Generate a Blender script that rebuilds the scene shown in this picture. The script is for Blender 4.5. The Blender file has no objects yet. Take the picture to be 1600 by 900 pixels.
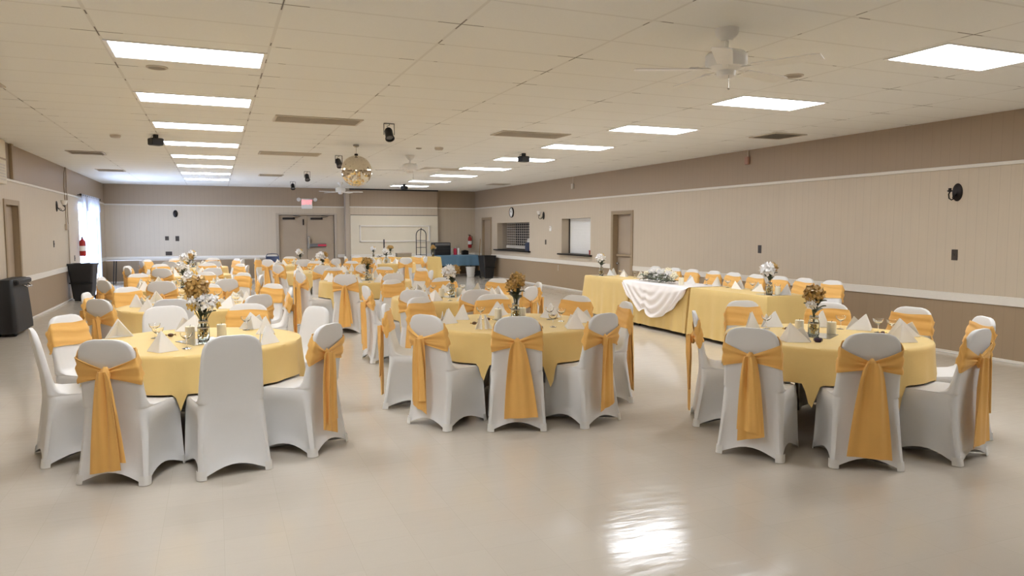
import bpy, math, random
from math import sin, cos, pi, radians, sqrt, atan2, hypot, exp
from mathutils import Vector, Matrix

# ------------------------------------------------------------------ camera, world, exposure
sc = bpy.context.scene
COL = sc.collection
cam_d = bpy.data.cameras.new('camera'); cam = bpy.data.objects.new('camera', cam_d); COL.objects.link(cam)
cam_d.sensor_width = 36.0; cam_d.lens = 36.0 * 1140 / 1600; cam_d.clip_start = .05; cam_d.clip_end = 200
rt, up, fw = Vector((.92633494, -.37670091, 0)), Vector((.02931968, .07209974, .99696638)), Vector((.37555814, .9235248, -.07783334))
cam.matrix_world = Matrix(((rt.x, up.x, -fw.x, 0), (rt.y, up.y, -fw.y, 0), (rt.z, up.z, -fw.z, 1.6), (0, 0, 0, 1)))
sc.camera = cam
LAMP = 15.0            # ceiling panel emission
SKY = 10.0             # daylight outside the window
EXPO = 0.48
vs = sc.view_settings
vs.view_transform = 'Standard'; vs.look = 'None'; vs.exposure = EXPO; vs.gamma = 1.0; vs.use_curve_mapping = False
world = bpy.data.worlds.new('sky'); sc.world = world; world.use_nodes = True
bg = world.node_tree.nodes['Background']; bg.inputs[0].default_value = (.50, .66, 1.0, 1); bg.inputs[1].default_value = SKY
pl = bpy.data.lights.new('window_portal', 'AREA'); pl.shape = 'RECTANGLE'; pl.size = 3.0; pl.size_y = 2.2; pl.cycles.is_portal = True
po = bpy.data.objects.new('window_portal', pl); COL.objects.link(po); po.location = (-3.2, 22.55, 1.25); po.rotation_euler = (0, -pi / 2, 0)
try:
    sc.cycles.max_bounces = 10; sc.cycles.diffuse_bounces = 6; sc.cycles.glossy_bounces = 4
    sc.cycles.transmission_bounces = 8; sc.cycles.transparent_max_bounces = 8
    sc.cycles.sample_clamp_indirect = 6; sc.cycles.caustics_reflective = False; sc.cycles.caustics_refractive = False
except Exception:
    pass

# ------------------------------------------------------------------ materials
def lin(r, g, b):
    f = lambda c: (c / 255 / 12.92) if c / 255 <= .04045 else ((c / 255 + .055) / 1.055) ** 2.4
    return (f(r), f(g), f(b), 1)

class NT:
    def __init__(s, name):
        s.m = bpy.data.materials.new(name); s.m.use_nodes = True; s.t = s.m.node_tree
        s.b = s.t.nodes['Principled BSDF']
    def n(s, typ, **kw):
        nd = s.t.nodes.new(typ)
        for k, v in kw.items(): setattr(nd, k, v)
        return nd
    def l(s, a, b): s.t.links.new(a, b)
    def math(s, op, a, b=None, c=None):
        nd = s.n('ShaderNodeMath', operation=op)
        for i, v in enumerate((a, b, c)):
            if v is None: continue
            if isinstance(v, (int, float)): nd.inputs[i].default_value = v
            else: s.l(v, nd.inputs[i])
        return nd.outputs[0]
    def mix(s, fac, a, b, blend='MIX'):
        nd = s.n('ShaderNodeMix', data_type='RGBA', blend_type=blend)
        for i, v in ((0, fac), (6, a), (7, b)):
            if isinstance(v, (int, float)): nd.inputs[i].default_value = v
            elif isinstance(v, tuple): nd.inputs[i].default_value = v
            else: s.l(v, nd.inputs[i])
        return nd.outputs[2]
    def coords(s, kind='Object'):
        return s.n('ShaderNodeTexCoord').outputs[kind]
    def noise(s, vec, scale, detail=3, rough=.5):
        nd = s.n('ShaderNodeTexNoise'); nd.inputs['Scale'].default_value = scale; nd.inputs['Detail'].default_value = detail
        nd.inputs['Roughness'].default_value = rough; s.l(vec, nd.inputs['Vector']); return nd.outputs[0]
    def bump(s, h, strength=.2, dist=.01):
        nd = s.n('ShaderNodeBump'); nd.inputs['Strength'].default_value = strength; nd.inputs['Distance'].default_value = dist
        s.l(h, nd.inputs['Height']); s.l(nd.outputs[0], s.b.inputs['Normal'])

def plain(name, rgb, rough=.6, metal=0., var=.06, scale=30., bump=0., spec=None, sheen=0., bscale=None):
    k = NT(name); c = lin(*rgb); co = k.coords()
    nz = k.noise(co, scale)
    dark = tuple(v * (1 - var * 2) for v in c[:3]) + (1,); light = tuple(min(1, v * (1 + var)) for v in c[:3]) + (1,)
    k.l(k.mix(nz, dark, light), k.b.inputs['Base Color'])
    k.b.inputs['Roughness'].default_value = rough; k.b.inputs['Metallic'].default_value = metal
    if spec is not None: k.b.inputs['Specular IOR Level'].default_value = spec
    if sheen: k.b.inputs['Sheen Weight'].default_value = sheen
    if bump: k.bump(k.noise(co, bscale or scale * 4), bump, .004)
    return k.m

def cloth_mat(name, rgb, rough=.75, weave=420., b=.12, var=.035, trans=0.):
    k = NT(name); c = lin(*rgb); co = k.coords()
    nz = k.noise(co, 5, 4)
    k.l(k.mix(nz, tuple(v * (1 - 2 * var) for v in c[:3]) + (1,), tuple(min(1, v * (1 + var)) for v in c[:3]) + (1,)), k.b.inputs['Base Color'])
    k.b.inputs['Roughness'].default_value = rough; k.b.inputs['Specular IOR Level'].default_value = .25
    k.b.inputs['Sheen Weight'].default_value = .15
    k.bump(k.noise(co, 24, 5, .6), b, .01)
    return k.m

def emit(name, rgb, s):
    k = NT(name); k.b.inputs['Base Color'].default_value = (.8, .8, .8, 1)
    k.b.inputs['Emission Color'].default_value = rgb; k.b.inputs['Emission Strength'].default_value = s
    return k.m

def glass(name, rgb=(1, 1, 1, 1), rough=.02, ior=1.45):
    k = NT(name); k.b.inputs['Base Color'].default_value = rgb; k.b.inputs['Transmission Weight'].default_value = 1
    k.b.inputs['Roughness'].default_value = rough; k.b.inputs['IOR'].default_value = ior
    return k.m

def wall_mat(name, axis, up_rgb, mid_rgb, low_rgb):
    k = NT(name); co = k.coords(); sp = k.n('ShaderNodeSeparateXYZ'); k.l(co, sp.inputs[0])
    z = sp.outputs[2]; a = sp.outputs[axis]
    c = k.mix(k.math('GREATER_THAN', z, 2.42), lin(*mid_rgb), lin(*up_rgb))
    c = k.mix(k.math('LESS_THAN', z, .75), c, lin(*low_rgb))
    # vertical panel grooves at uneven spacings
    g = None
    for per, off in ((.406, .0), (.406, .13), (.406, .27)):
        f = k.math('FRACT', k.math('ADD', k.math('DIVIDE', a, per), off / per + 20))
        t = k.math('LESS_THAN', f, .016)
        g = t if g is None else k.math('MAXIMUM', g, t)
    nz = k.noise(co, 3, 4)
    c2 = k.mix(k.math('MULTIPLY', g, .16), c, (.12, .09, .06, 1))
    st = k.n('ShaderNodeMapping'); st.inputs['Scale'].default_value = (40, 40, .7); k.l(co, st.inputs[0])
    streak = k.noise(st.outputs[0], 1.0, 3)
    c3 = k.mix(k.math('MULTIPLY', k.math('ADD', nz, streak), .10), c2, (.25, .19, .13, 1), 'MIX')
    k.l(c3, k.b.inputs['Base Color']); k.b.inputs['Roughness'].default_value = .42; k.b.inputs['Specular IOR Level'].default_value = .35
    k.bump(k.math('SUBTRACT', 1, g), .25, .004)
    return k.m

UPW, MIDW, LOWW = (166, 147, 125), (205, 191, 170), (162, 141, 115)
M = {}
M['wall_side'] = wall_mat('painted_panel_side', 1, UPW, MIDW, LOWW)
M['wall_end'] = wall_mat('painted_panel_end', 0, UPW, MIDW, LOWW)
M['trim'] = plain('white_trim_paint', (226, 220, 210), .45, var=.02)
M['cream'] = plain('cream_paint', (221, 211, 190), .5, var=.03, scale=3)
M['tan'] = plain('tan_door_paint', (170, 153, 132), .45, var=.04, scale=3)
M['tandark'] = plain('tan_frame_paint', (158, 138, 110), .45, var=.04)
M['reveal'] = plain('tan_reveal_paint', (180, 166, 148), .5, var=.03)
M['cover'] = cloth_mat('white_stretch_cover', (225, 224, 222), .62, b=.05, var=.015)
M['pocket'] = cloth_mat('white_doubled_hem', (226, 224, 219), .6, b=.05, var=.01)
M['sash'] = cloth_mat('gold_sash_cloth', (237, 185, 104), .6, b=.15, var=.04)
M['cloth'] = cloth_mat('yellow_table_cloth', (224, 194, 126), .7, b=.12, var=.03)
M['napkin'] = cloth_mat('white_napkin_linen', (238, 235, 230), .75, b=.08, var=.015)
M['satin'] = cloth_mat('white_satin_overlay', (240, 234, 230), .35, b=.06, var=.015)
M['black'] = plain('black_plastic', (34, 33, 34), .5, var=.1)
M['liner'] = plain('black_liner_film', (28, 28, 29), .55, var=.1, bump=.3, scale=9)
M['dark'] = plain('dark_bronze_metal', (42, 36, 34), .4, .7, var=.1)
M['brownplate'] = plain('brown_cover_plate', (62, 52, 44), .4, var=.05)
M['grey'] = plain('grey_powder_metal', (120, 120, 122), .4, .5)
M['steel'] = plain('brushed_steel', (185, 182, 176), .25, .9, var=.03)
M['white_pl'] = plain('white_enamel', (242, 241, 238), .35, var=.02)
M['vent'] = plain('ivory_vent_metal', (204, 195, 182), .5, var=.04)
M['ventdark'] = plain('dust_dark_slot', (158, 148, 136), .7, var=.1)
M['gold'] = plain('gold_dried_petal', (204, 164, 94), .45, var=.42, scale=60)
M['goldmetal'] = plain('gold_bead_metal', (212, 176, 104), .2, .85, var=.05)
M['petal'] = plain('white_silk_petal', (240, 238, 236), .6, var=.04, scale=40)
M['yellowpetal'] = plain('yellow_silk_petal', (226, 186, 84), .6, var=.1, scale=40)
M['leaf'] = plain('dark_green_leaf', (70, 78, 62), .5, var=.2, scale=40)
M['leafgrey'] = plain('silver_green_leaf', (140, 145, 126), .55, var=.2, scale=40)
M['stem'] = plain('green_stem', (78, 84, 56), .6)
M['candle'] = plain('cream_wax', (247, 239, 214), .45, var=.02)
M['wick'] = plain('black_wick', (30, 26, 22), .9)
M['brown'] = plain('brown_wrapped_sweet', (96, 62, 38), .4, var=.2, scale=90)
M['purple'] = plain('dark_purple_glass', (58, 40, 66), .1, var=.1)
M['red'] = plain('red_enamel', (170, 36, 34), .3)
M['redpink'] = plain('red_paper', (196, 52, 78), .6)
M['blue'] = cloth_mat('blue_table_cover', (98, 130, 152), .7)
M['navy'] = plain('navy_metal', (56, 66, 92), .4, .3)
M['tabletop'] = plain('folding_table_laminate', (190, 180, 168), .4, var=.03)
M['underside'] = plain('plywood', (150, 120, 84), .7)
M['glass'] = glass('clear_glass', (1, 1, 1, 1), .0, 1.45)
M['jar'] = glass('jar_glass', (.93, .97, .95, 1), .02, 1.45)
k = NT('window_pane'); tr = k.n('ShaderNodeBsdfTransparent'); gl = k.n('ShaderNodeBsdfGlossy'); gl.inputs['Roughness'].default_value = .02
mx = k.n('ShaderNodeMixShader'); mx.inputs[0].default_value = .06; k.l(tr.outputs[0], mx.inputs[1]); k.l(gl.outputs[0], mx.inputs[2])
k.l(mx.outputs[0], k.t.nodes['Material Output'].inputs[0]); M['pane'] = k.m
k = NT('mirror_glass'); k.b.inputs['Base Color'].default_value = (.86, .87, .86, 1); k.b.inputs['Metallic'].default_value = 1; k.b.inputs['Roughness'].default_value = .03; M['mirror'] = k.m
k = NT('disco_mirror'); k.b.inputs['Base Color'].default_value = (.86, .78, .64, 1); k.b.inputs['Metallic'].default_value = 1; k.b.inputs['Roughness'].default_value = .06; M['disco'] = k.m
M['lamp'] = emit('fluorescent_diffuser', (.905, .94, 1, 1), LAMP)
M['exitred'] = emit('exit_sign_red', (1, .03, .05, 1), 1.1)
M['shade'] = plain('frosted_shade_glass', (226, 222, 216), .3, var=.02)
M['lace'] = cloth_mat('white_lace_curtain', (220, 220, 226), .8, b=.3, var=.08)
nt = M['lace'].node_tree; tr = nt.nodes.new('ShaderNodeBsdfTranslucent'); tr.inputs[0].default_value = (.85, .87, .92, 1); mx = nt.nodes.new('ShaderNodeMixShader'); mx.inputs[0].default_value = .5
nt.links.new(nt.nodes['Principled BSDF'].outputs[0], mx.inputs[1]); nt.links.new(tr.outputs[0], mx.inputs[2]); nt.links.new(mx.outputs[0], nt.nodes['Material Output'].inputs[0])
M['bucket'] = plain('white_bucket_plastic', (228, 224, 218), .4, var=.02)
M['wood'] = plain('broom_wood', (176, 140, 96), .6)
M['rubber'] = plain('black_rubber', (24, 24, 24), .8)

# floor: waxed beige vinyl tile, square joints, scuffs
k = NT('waxed_vinyl_tile'); co = k.coords()
br = k.n('ShaderNodeTexBrick'); br.offset = 0; br.inputs['Scale'].default_value = 1
br.inputs['Brick Width'].default_value = .305; br.inputs['Row Height'].default_value = .305; br.inputs['Mortar Size'].default_value = .0012
br.inputs['Color1'].default_value = lin(203, 194, 180); br.inputs['Color2'].default_value = lin(200, 191, 177); br.inputs['Mortar'].default_value = lin(192, 182, 167)
k.l(co, br.inputs['Vector'])
n1 = k.noise(co, 1.1, 4); n2 = k.noise(co, 160, 2)
c = k.mix(k.math('MULTIPLY', n2, .22), br.outputs[0], lin(186, 174, 156))
c = k.mix(k.math('MULTIPLY', n1, .16), c, lin(186, 178, 166)); k.l(c, k.b.inputs['Base Color'])
mp = k.n('ShaderNodeMapping'); mp.inputs['Scale'].default_value = (2.2, 9, 1); mp.inputs['Rotation'].default_value = (0, 0, .35); k.l(co, mp.inputs[0])
rr = k.noise(mp.outputs[0], 2.2, 5, .65)
mr = k.n('ShaderNodeMapRange'); mr.inputs[1].default_value = .3; mr.inputs[2].default_value = .7; mr.inputs[3].default_value = .05; mr.inputs[4].default_value = .2
k.l(rr, mr.inputs[0]); k.l(mr.outputs[0], k.b.inputs['Roughness']); k.b.inputs['Specular IOR Level'].default_value = .45
hn = k.noise(mp.outputs[0], 1.6, 3)
k.bump(hn, .06, .02); M['floor'] = k.m

# ceiling: lay-in acoustic tile, joints partly open and dark
k = NT('acoustic_tile'); co = k.coords(); sp = k.n('ShaderNodeSeparateXYZ'); k.l(co, sp.inputs[0])
fx = k.math('FRACT', k.math('DIVIDE', k.math('ADD', sp.outputs[0], .75 + 24), 1.2)); fy = k.math('FRACT', k.math('DIVIDE', k.math('ADD', sp.outputs[1], 40), .5845))
def near0(f, w): return k.math('LESS_THAN', k.math('MINIMUM', f, k.math('SUBTRACT', 1, f)), w)
lx = near0(fx, .004); ly = near0(fy, .009)
wx = near0(fx, .010); wy = near0(fy, .02)
gap = k.noise(co, 1.7, 2); gm = k.math('GREATER_THAN', gap, .53)
crossx = near0(fx, .14); crossy = near0(fy, .22)
dk = k.math('MAXIMUM', k.math('MULTIPLY', ly, crossx), k.math('MULTIPLY', lx, crossy))
line = k.math('MAXIMUM', wx, wy)
base = k.mix(k.noise(co, 90, 3), lin(238, 238, 235), lin(245, 245, 242))
base = k.mix(k.math('MULTIPLY', k.noise(co, .8, 3), .2), base, lin(222, 218, 210))
base = k.mix(k.math('MULTIPLY', line, .16), base, lin(150, 138, 122))
base = k.mix(k.math('MULTIPLY', k.math('MULTIPLY', dk, gm), .8), base, lin(70, 60, 50))
k.l(base, k.b.inputs['Base Color']); k.b.inputs['Roughness'].default_value = .9; k.b.inputs['Specular IOR Level'].default_value = .1
k.bump(k.noise(co, 120, 2), .1, .004); M['ceiling'] = k.m

# ------------------------------------------------------------------ mesh builder
class MB:
    def __init__(s): s.v = []; s.f = []
    def add(s, vs, fs):
        o = len(s.v); s.v += [tuple(p) for p in vs]; s.f += [tuple(i + o for i in f) for f in fs]; return s
    def box(s, x0, x1, y0, y1, z0, z1, bev=0.):
        if bev <= 0:
            v = [(x, y, z) for z in (z0, z1) for y in (y0, y1) for x in (x0, x1)]
            return s.add(v, [(0, 2, 3, 1), (4, 5, 7, 6), (0, 1, 5, 4), (2, 6, 7, 3), (0, 4, 6, 2), (1, 3, 7, 5)])
        b = min(bev, (x1 - x0) / 2.01, (y1 - y0) / 2.01, (z1 - z0) / 2.01); rings = []
        for z, i in ((z0, b), (z0 + b, 0), (z1 - b, 0), (z1, b)):
            X0, X1, Y0, Y1 = x0 + i, x1 - i, y0 + i, y1 - i
            rings.append([(X0 + b, Y0, z), (X1 - b, Y0, z), (X1, Y0 + b, z), (X1, Y1 - b, z), (X1 - b, Y1, z), (X0 + b, Y1, z), (X0, Y1 - b, z), (X0, Y0 + b, z)])
        return s.loft(rings, True, True, True)
    def loft(s, rings, closed=True, cap0=False, cap1=False):
        n = len(rings[0]); o = []; fs = []
        for r in rings: o += r
        m = n if closed else n - 1
        for i in range(len(rings) - 1):
            for j in range(m):
                a = i * n + j; b = i * n + (j + 1) % n; fs.append((a, b, b + n, a + n))
        if cap0: fs.append(tuple(reversed(range(n))))
        if cap1: fs.append(tuple(range((len(rings) - 1) * n, len(rings) * n)))
        return s.add(o, fs)
    def lathe(s, prof, n=20, c=(0, 0, 0), cap0=True, cap1=True, axis='z', wob=None):
        rings = []
        for r, h in prof:
            ring = []
            for i in range(n):
                a = 2 * pi * i / n; rr = r * (wob(a, h) if wob else 1)
                p = (rr * cos(a), rr * sin(a), h)
                if axis == 'x': p = (p[2], p[0], p[1])
                elif axis == 'y': p = (p[1], p[2], p[0])
                ring.append((p[0] + c[0], p[1] + c[1], p[2] + c[2]))
            rings.append(ring)
        return s.loft(rings, True, cap0, cap1)
    def tube(s, pts, r, n=8, cap=True):
        pts = [Vector(p) for p in pts]; rings = []; prev = None
        rs = r if isinstance(r, (list, tuple)) else [r] * len(pts)
        for i, p in enumerate(pts):
            d = (pts[min(i + 1, len(pts) - 1)] - pts[max(i - 1, 0)])
            d = d.normalized() if d.length > 1e-9 else Vector((0, 0, 1))
            if prev is None:
                q = Vector((0, 0, 1)) if abs(d.z) < .9 else Vector((1, 0, 0)); u = d.cross(q).normalized()
            else:
                u = prev - d * prev.dot(d); u = u.normalized() if u.length > 1e-9 else d.orthogonal().normalized()
            prev = u; w = d.cross(u)
            rings.append([tuple(p + (u * cos(2 * pi * j / n) + w * sin(2 * pi * j / n)) * rs[i]) for j in range(n)])
        return s.loft(rings, True, cap, cap)
    def sphere(s, c, r, nu=14, nv=9, sx=1, sy=1, sz=1):
        prof = [(max(1e-4, sin(pi * i / nv)), -cos(pi * i / nv)) for i in range(nv + 1)]
        rings = [[(c[0] + r * sx * q * cos(2 * pi * j / nu), c[1] + r * sy * q * sin(2 * pi * j / nu), c[2] + r * sz * h) for j in range(nu)] for q, h in prof]
        return s.loft(rings, True, True, True)
    def sheet(s, fn, nu, nv, th=.003, closed_u=False):
        # a thin cloth or plate with real thickness: fn(u, v) -> point
        P = [[Vector(fn(i / (nu if closed_u else nu - 1), j / (nv - 1))) for j in range(nv)] for i in range(nu)]
        def nrm(i, j):
            i0, i1 = ((i - 1) % nu, (i + 1) % nu) if closed_u else (max(i - 1, 0), min(i + 1, nu - 1))
            a = P[i1][j] - P[i0][j]; b = P[i][min(j + 1, nv - 1)] - P[i][max(j - 1, 0)]
            n = a.cross(b); return n.normalized() if n.length > 1e-12 else Vector((0, 0, 1))
        A = []; B = []
        for i in range(nu):
            for j in range(nv):
                n = nrm(i, j) * th / 2; A.append(P[i][j] + n); B.append(P[i][j] - n)
        o = nu * nv; f = []; iu = nu if closed_u else nu - 1
        for i in range(iu):
            i2 = (i + 1) % nu
            for j in range(nv - 1):
                a, b, c, d = i * nv + j, i2 * nv + j, i2 * nv + j + 1, i * nv + j + 1
                f.append((a, b, c, d)); f.append((a + o, d + o, c + o, b + o))
            for j in (0, nv - 1):
                a, b = i * nv + j, i2 * nv + j
                f.append((a, a + o, b + o, b) if j == 0 else (a, b, b + o, a + o))
        if not closed_u:
            for i in (0, nu - 1):
                for j in range(nv - 1):
                    a, b = i * nv + j, i * nv + j + 1
                    f.append((a, b, b + o, a + o) if i == 0 else (a, a + o, b + o, b))
        return s.add(A + B, f)
    def prism(s, poly, axis, a0, a1):
        # extrude a 2D polygon: axis 'x' -> poly in (y, z); 'y' -> (x, z); 'z' -> (x, y)
        def P(p, t): return (t, p[0], p[1]) if axis == 'x' else ((p[0], t, p[1]) if axis == 'y' else (p[0], p[1], t))
        return s.loft([[P(p, a0) for p in poly], [P(p, a1) for p in poly]], True, True, True)
    def xf(s, loc=(0, 0, 0), rz=0, rx=0, ry=0, sc_=1):
        m = Matrix.Translation(loc) @ Matrix.Rotation(rz, 4, 'Z') @ Matrix.Rotation(ry, 4, 'Y') @ Matrix.Rotation(rx, 4, 'X') @ Matrix.Scale(sc_, 4)
        s.v = [tuple(m @ Vector(p)) for p in s.v]; return s
    def mesh(s, name, smooth=35, mats=()):
        me = bpy.data.meshes.new(name); me.from_pydata(s.v, [], s.f)
        import bmesh
        bm = bmesh.new(); bm.from_mesh(me); bmesh.ops.recalc_face_normals(bm, faces=bm.faces); bm.to_mesh(me); bm.free()
        for m in mats: me.materials.append(m)
        if smooth:
            me.polygons.foreach_set('use_smooth', [True] * len(me.polygons))
            me.set_sharp_from_angle(angle=radians(smooth))
        me.update(); return me
    def build(s, name, mat, parent=None, smooth=35):
        return link(name, s.mesh(name, smooth, [mat]), parent)

def link(name, me, parent=None):
    o = bpy.data.objects.new(name, me); COL.objects.link(o)
    if parent is not None: o.parent = parent
    return o
def tag(o, label, cat, group=None):
    o['label'] = label; o['category'] = cat
    if group: o['group'] = group
    return o
def thing(name, label, cat, loc=(0, 0, 0), rz=0, group=None):
    o = bpy.data.objects.new(name, None); COL.objects.link(o); o.location = loc; o.rotation_euler = (0, 0, rz)
    o.empty_display_size = .1
    return tag(o, label, cat, group)
def struct(o): o['kind'] = 'structure'; return o
CH = {}
def copy_tree(o, parent=None):
    c = o.copy(); COL.objects.link(c)
    if parent is not None: c.parent = parent
    for ch in [x for x in o.children]: copy_tree(ch, c)
    return c
def dup(root, loc, rz, label, group=None, scale=1):
    r = copy_tree(root); r.location = loc; r.rotation_euler = (0, 0, rz); r.scale = (scale,) * 3
    r['label'] = label
    if group: r['group'] = group
    return r
class Proto:
    """first placement uses the original, later ones are copies"""
    def __init__(s, root): s.root = root; s.used = False
    def put(s, loc, rz, label, group=None, scale=1):
        if not s.used:
            s.used = True; r = s.root; r.location = loc; r.rotation_euler = (0, 0, rz); r.scale = (scale,) * 3; r['label'] = label
            if group: r['group'] = group
            return r
        return dup(s.root, loc, rz, label, group, scale)

# ------------------------------------------------------------------ the room
XL, XR, Y0, YB, ZC = -3.13, 8.93, -3.2, 25.6, 3.05
struct(MB().box(XL - .3, XR + 1.2, Y0 - .3, YB + .3, -.12, 0).build('floor', M['floor']))
struct(MB().box(XL - .3, XR + 1.2, Y0 - .3, YB + .3, ZC, ZC + .12).build('ceiling', M['ceiling']))
def wall_with_holes(mb, x0, x1, ya, yb, holes):
    # slab x0..x1 along y with rectangular holes (y0, y1, z0, z1)
    ys = sorted(set([ya, yb] + [h[0] for h in holes] + [h[1] for h in holes]))
    for a, b in zip(ys[:-1], ys[1:]):
        hs = [h for h in holes if h[0] <= a + 1e-6 and h[1] >= b - 1e-6]
        z = 0
        for h in sorted(hs, key=lambda q: q[2]):
            if h[2] > z + 1e-6: mb.box(x0, x1, a, b, z, h[2])
            z = h[3]
        if z < ZC - 1e-6: mb.box(x0, x1, a, b, z, ZC)
    return mb
HATCH1, HATCH2, D3, D4 = (20.55, 23.3, .98, 1.87), (16.62, 18.3, .98, 1.94), (14.62, 15.48, 0, 2.02), (23.9, 24.75, 0, 2.02)
wr = wall_with_holes(MB(), XR, XR + .2, Y0, YB + .2, [HATCH1, HATCH2, D3, D4]).build('wall_right', M['wall_side']); struct(wr)
WIN = (21.02, 24.1, .06, 2.34); D1 = (14.05, 14.92, 0, 2.06)
struct(wall_with_holes(MB(), XL - .05, XL, Y0, YB + .2, [WIN, D1]).build('wall_left', M['wall_side']))
D2 = (2.0, 3.82)
mb = MB(); mb.box(XL, D2[0], YB, YB + .2, 0, ZC); mb.box(D2[1], XR, YB, YB + .2, 0, ZC); mb.box(D2[0], D2[1], YB, YB + .2, 2.14, ZC)
struct(mb.build('wall_back', M['wall_end']))
struct(MB().box(XL, XR, Y0 - .2, Y0, 0, ZC).build('wall_front', M['wall_end']))
# stage front: shallow boxed wall at the middle right of the end wall
st = struct(MB().box(4.3, 7.42, YB - .28, YB, 0, ZC - .035).build('wall_stage', M['wall_end']))
struct(MB().box(4.3, 7.44, YB - .30, YB - .02, ZC - .045, ZC, 0).build('trim_stage_black_strip', M['black']))  # solid black strip along the top of the stage front
struct(MB().box(4.16, 4.3, YB - .30, YB, 0, ZC, .004).build('trim_stage_post', M['reveal']))
cs = struct(MB().box(4.32, 7.42, YB - .305, YB - .28, 0, 2.14, .004).build('trim_stage_panel', M['cream']))
struct(MB().box(4.33, 7.41, YB - .3, YB - .279, 2.14, 2.158).build('trim_panel_gap', M['black']))
fr = MB(); a0, a1, b0, b1 = 4.62, 7.12, 1.22, 1.80; yy = YB - .305
for q in ((a0, a1, b0, b0 + .05), (a0, a1, b1 - .05, b1), (a0, a0 + .05, b0, b1), (a1 - .05, a1, b0, b1)): fr.box(q[0], q[1], yy - .04, yy, q[2], q[3], .005)
fr.build('panel_moulding', M['trim'], cs)

# rails, chair rails and baseboards
def rail_y(name, x, side, segs, z0, z1, th):
    m = MB()
    for a, b in segs: m.box(min(x, x - side * th), max(x, x - side * th), a, b, z0, z1, .004)
    return struct(m.build(name, M['trim']))
rs = [(Y0, D3[0] - .09), (D3[1] + .09, D4[0] - .07), (D4[1] + .07, YB)]
ls = [(Y0, D1[0] - .08), (D1[1] + .08, WIN[0] - .1), (WIN[1] + .1, YB)]
rail_y('trim_crown_right', XR, 1, [(Y0, YB)], 2.40, 2.445, .022)
rail_y('trim_chair_right', XR, 1, rs, .69, .80, .025)
rail_y('baseboard_right', XR, 1, rs, 0, .035, .018)
rail_y('trim_crown_left', XL, -1, [(Y0, YB)], 2.42, 2.46, .022)
rail_y('trim_chair_left', XL, -1, ls, .69, .80, .025)
rail_y('baseboard_left', XL, -1, ls, 0, .035, .018)
m = MB(); m.box(XL, 4.16, YB - .022, YB, 2.40, 2.44, .004); m.box(7.42, XR, YB - .022, YB, 2.40, 2.44, .004); m.box(4.3, 7.42, YB - .302, YB - .28, 2.40, 2.44, .004)
struct(m.build('trim_crown_back', M['trim']))
m = MB(); m.box(XL, D2[0] - .09, YB - .025, YB, .69, .80, .004); m.box(3.92, 4.16, YB - .025, YB, .69, .80, .004); m.box(7.42, XR, YB - .025, YB, .69, .80, .004); m.box(4.32, 7.42, YB - .33, YB - .305, .69, .80, .004)
struct(m.build('trim_chair_back', M['trim']))
m = MB(); m.box(XL, D2[0] - .09, YB - .018, YB, 0, .035); m.box(7.42, XR, YB - .018, YB, 0, .035)
struct(m.build('baseboard_back', M['trim']))

# doors -------------------------------------------------------------
def door_side(name, x, side, d, inset, hardware):
    """door in a side wall: side=+1 for the right wall, whose outside is +x"""
    ya, yb, _, zt = d
    S = lambda a, b: (min(x + side * a, x + side * b), max(x + side * a, x + side * b))
    fr = MB(); 
    for q in ((ya - .07, ya + .03, 0, zt + .06), (yb - .03, yb + .07, 0, zt + .06), (ya + .03, yb - .03, zt - .03, zt + .06)): fr.box(*S(-.02, 0), q[0], q[1], q[2], q[3], .004)
    for q in ((ya + .002, ya + .03, 0, zt - .002), (yb - .03, yb - .002, 0, zt - .002), (ya + .03, yb - .03, zt - .03, zt - .002)): fr.box(*S(0, .2), *q)
    fr.box(*S(.2, .23), ya - .05, yb + .05, 0, zt + .05)
    f = struct(fr.build(name, M['tandark']))
    sl = MB().box(*S(inset, inset + .045), ya + .032, yb - .032, .008, zt - .032, .003).build('door_slab', M['tan'], f)
    if hardware == 'bar':
        MB().box(*S(inset - .06, inset - .02), ya + .06, yb - .06, .99, 1.05, .01).box(*S(inset - .03, inset), ya + .06, ya + .12, .985, 1.055, .004).box(*S(inset - .03, inset), yb - .12, yb - .06, .985, 1.055, .004).build('push_bar', M['tandark'], sl)
        MB().lathe([(.012, 0), (.012, .03), (.03, .04), (.032, .06), (.02, .072)], 14, (0, 0, 0), axis='x').xf((x + side * (inset), yb - .1, .82), rz=pi if side > 0 else 0).build('door_knob', M['steel'], sl)
    else:
        MB().lathe([(.012, 0), (.012, .03), (.028, .04), (.03, .06), (.018, .07)], 12, (0, 0, 0), axis='x').xf((x + side * (inset), ya + .08, .98), rz=pi if side > 0 else 0).build('door_knob', M['steel'], sl)
    return f
door_side('door_3', XR, 1, D3, .12, 'bar')
door_side('door_4', XR, 1, D4, .06, 'knob')
door_side('door_1', XL, -1, D1, .08, 'knob')
m = MB()
for q in ((D2[0] - .09, D2[0], 0, 2.2), (D2[1], D2[1] + .09, 0, 2.2), (D2[0], D2[1], 2.14, 2.2)): m.box(q[0], q[1], YB - .025, YB + .2, q[2], q[3], .004)
m.box(D2[0] - .05, D2[1] + .05, YB + .2, YB + .23, 0, 2.2)
d2 = struct(m.build('door_2', M['reveal']))
xm = (D2[0] + D2[1]) / 2
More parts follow.
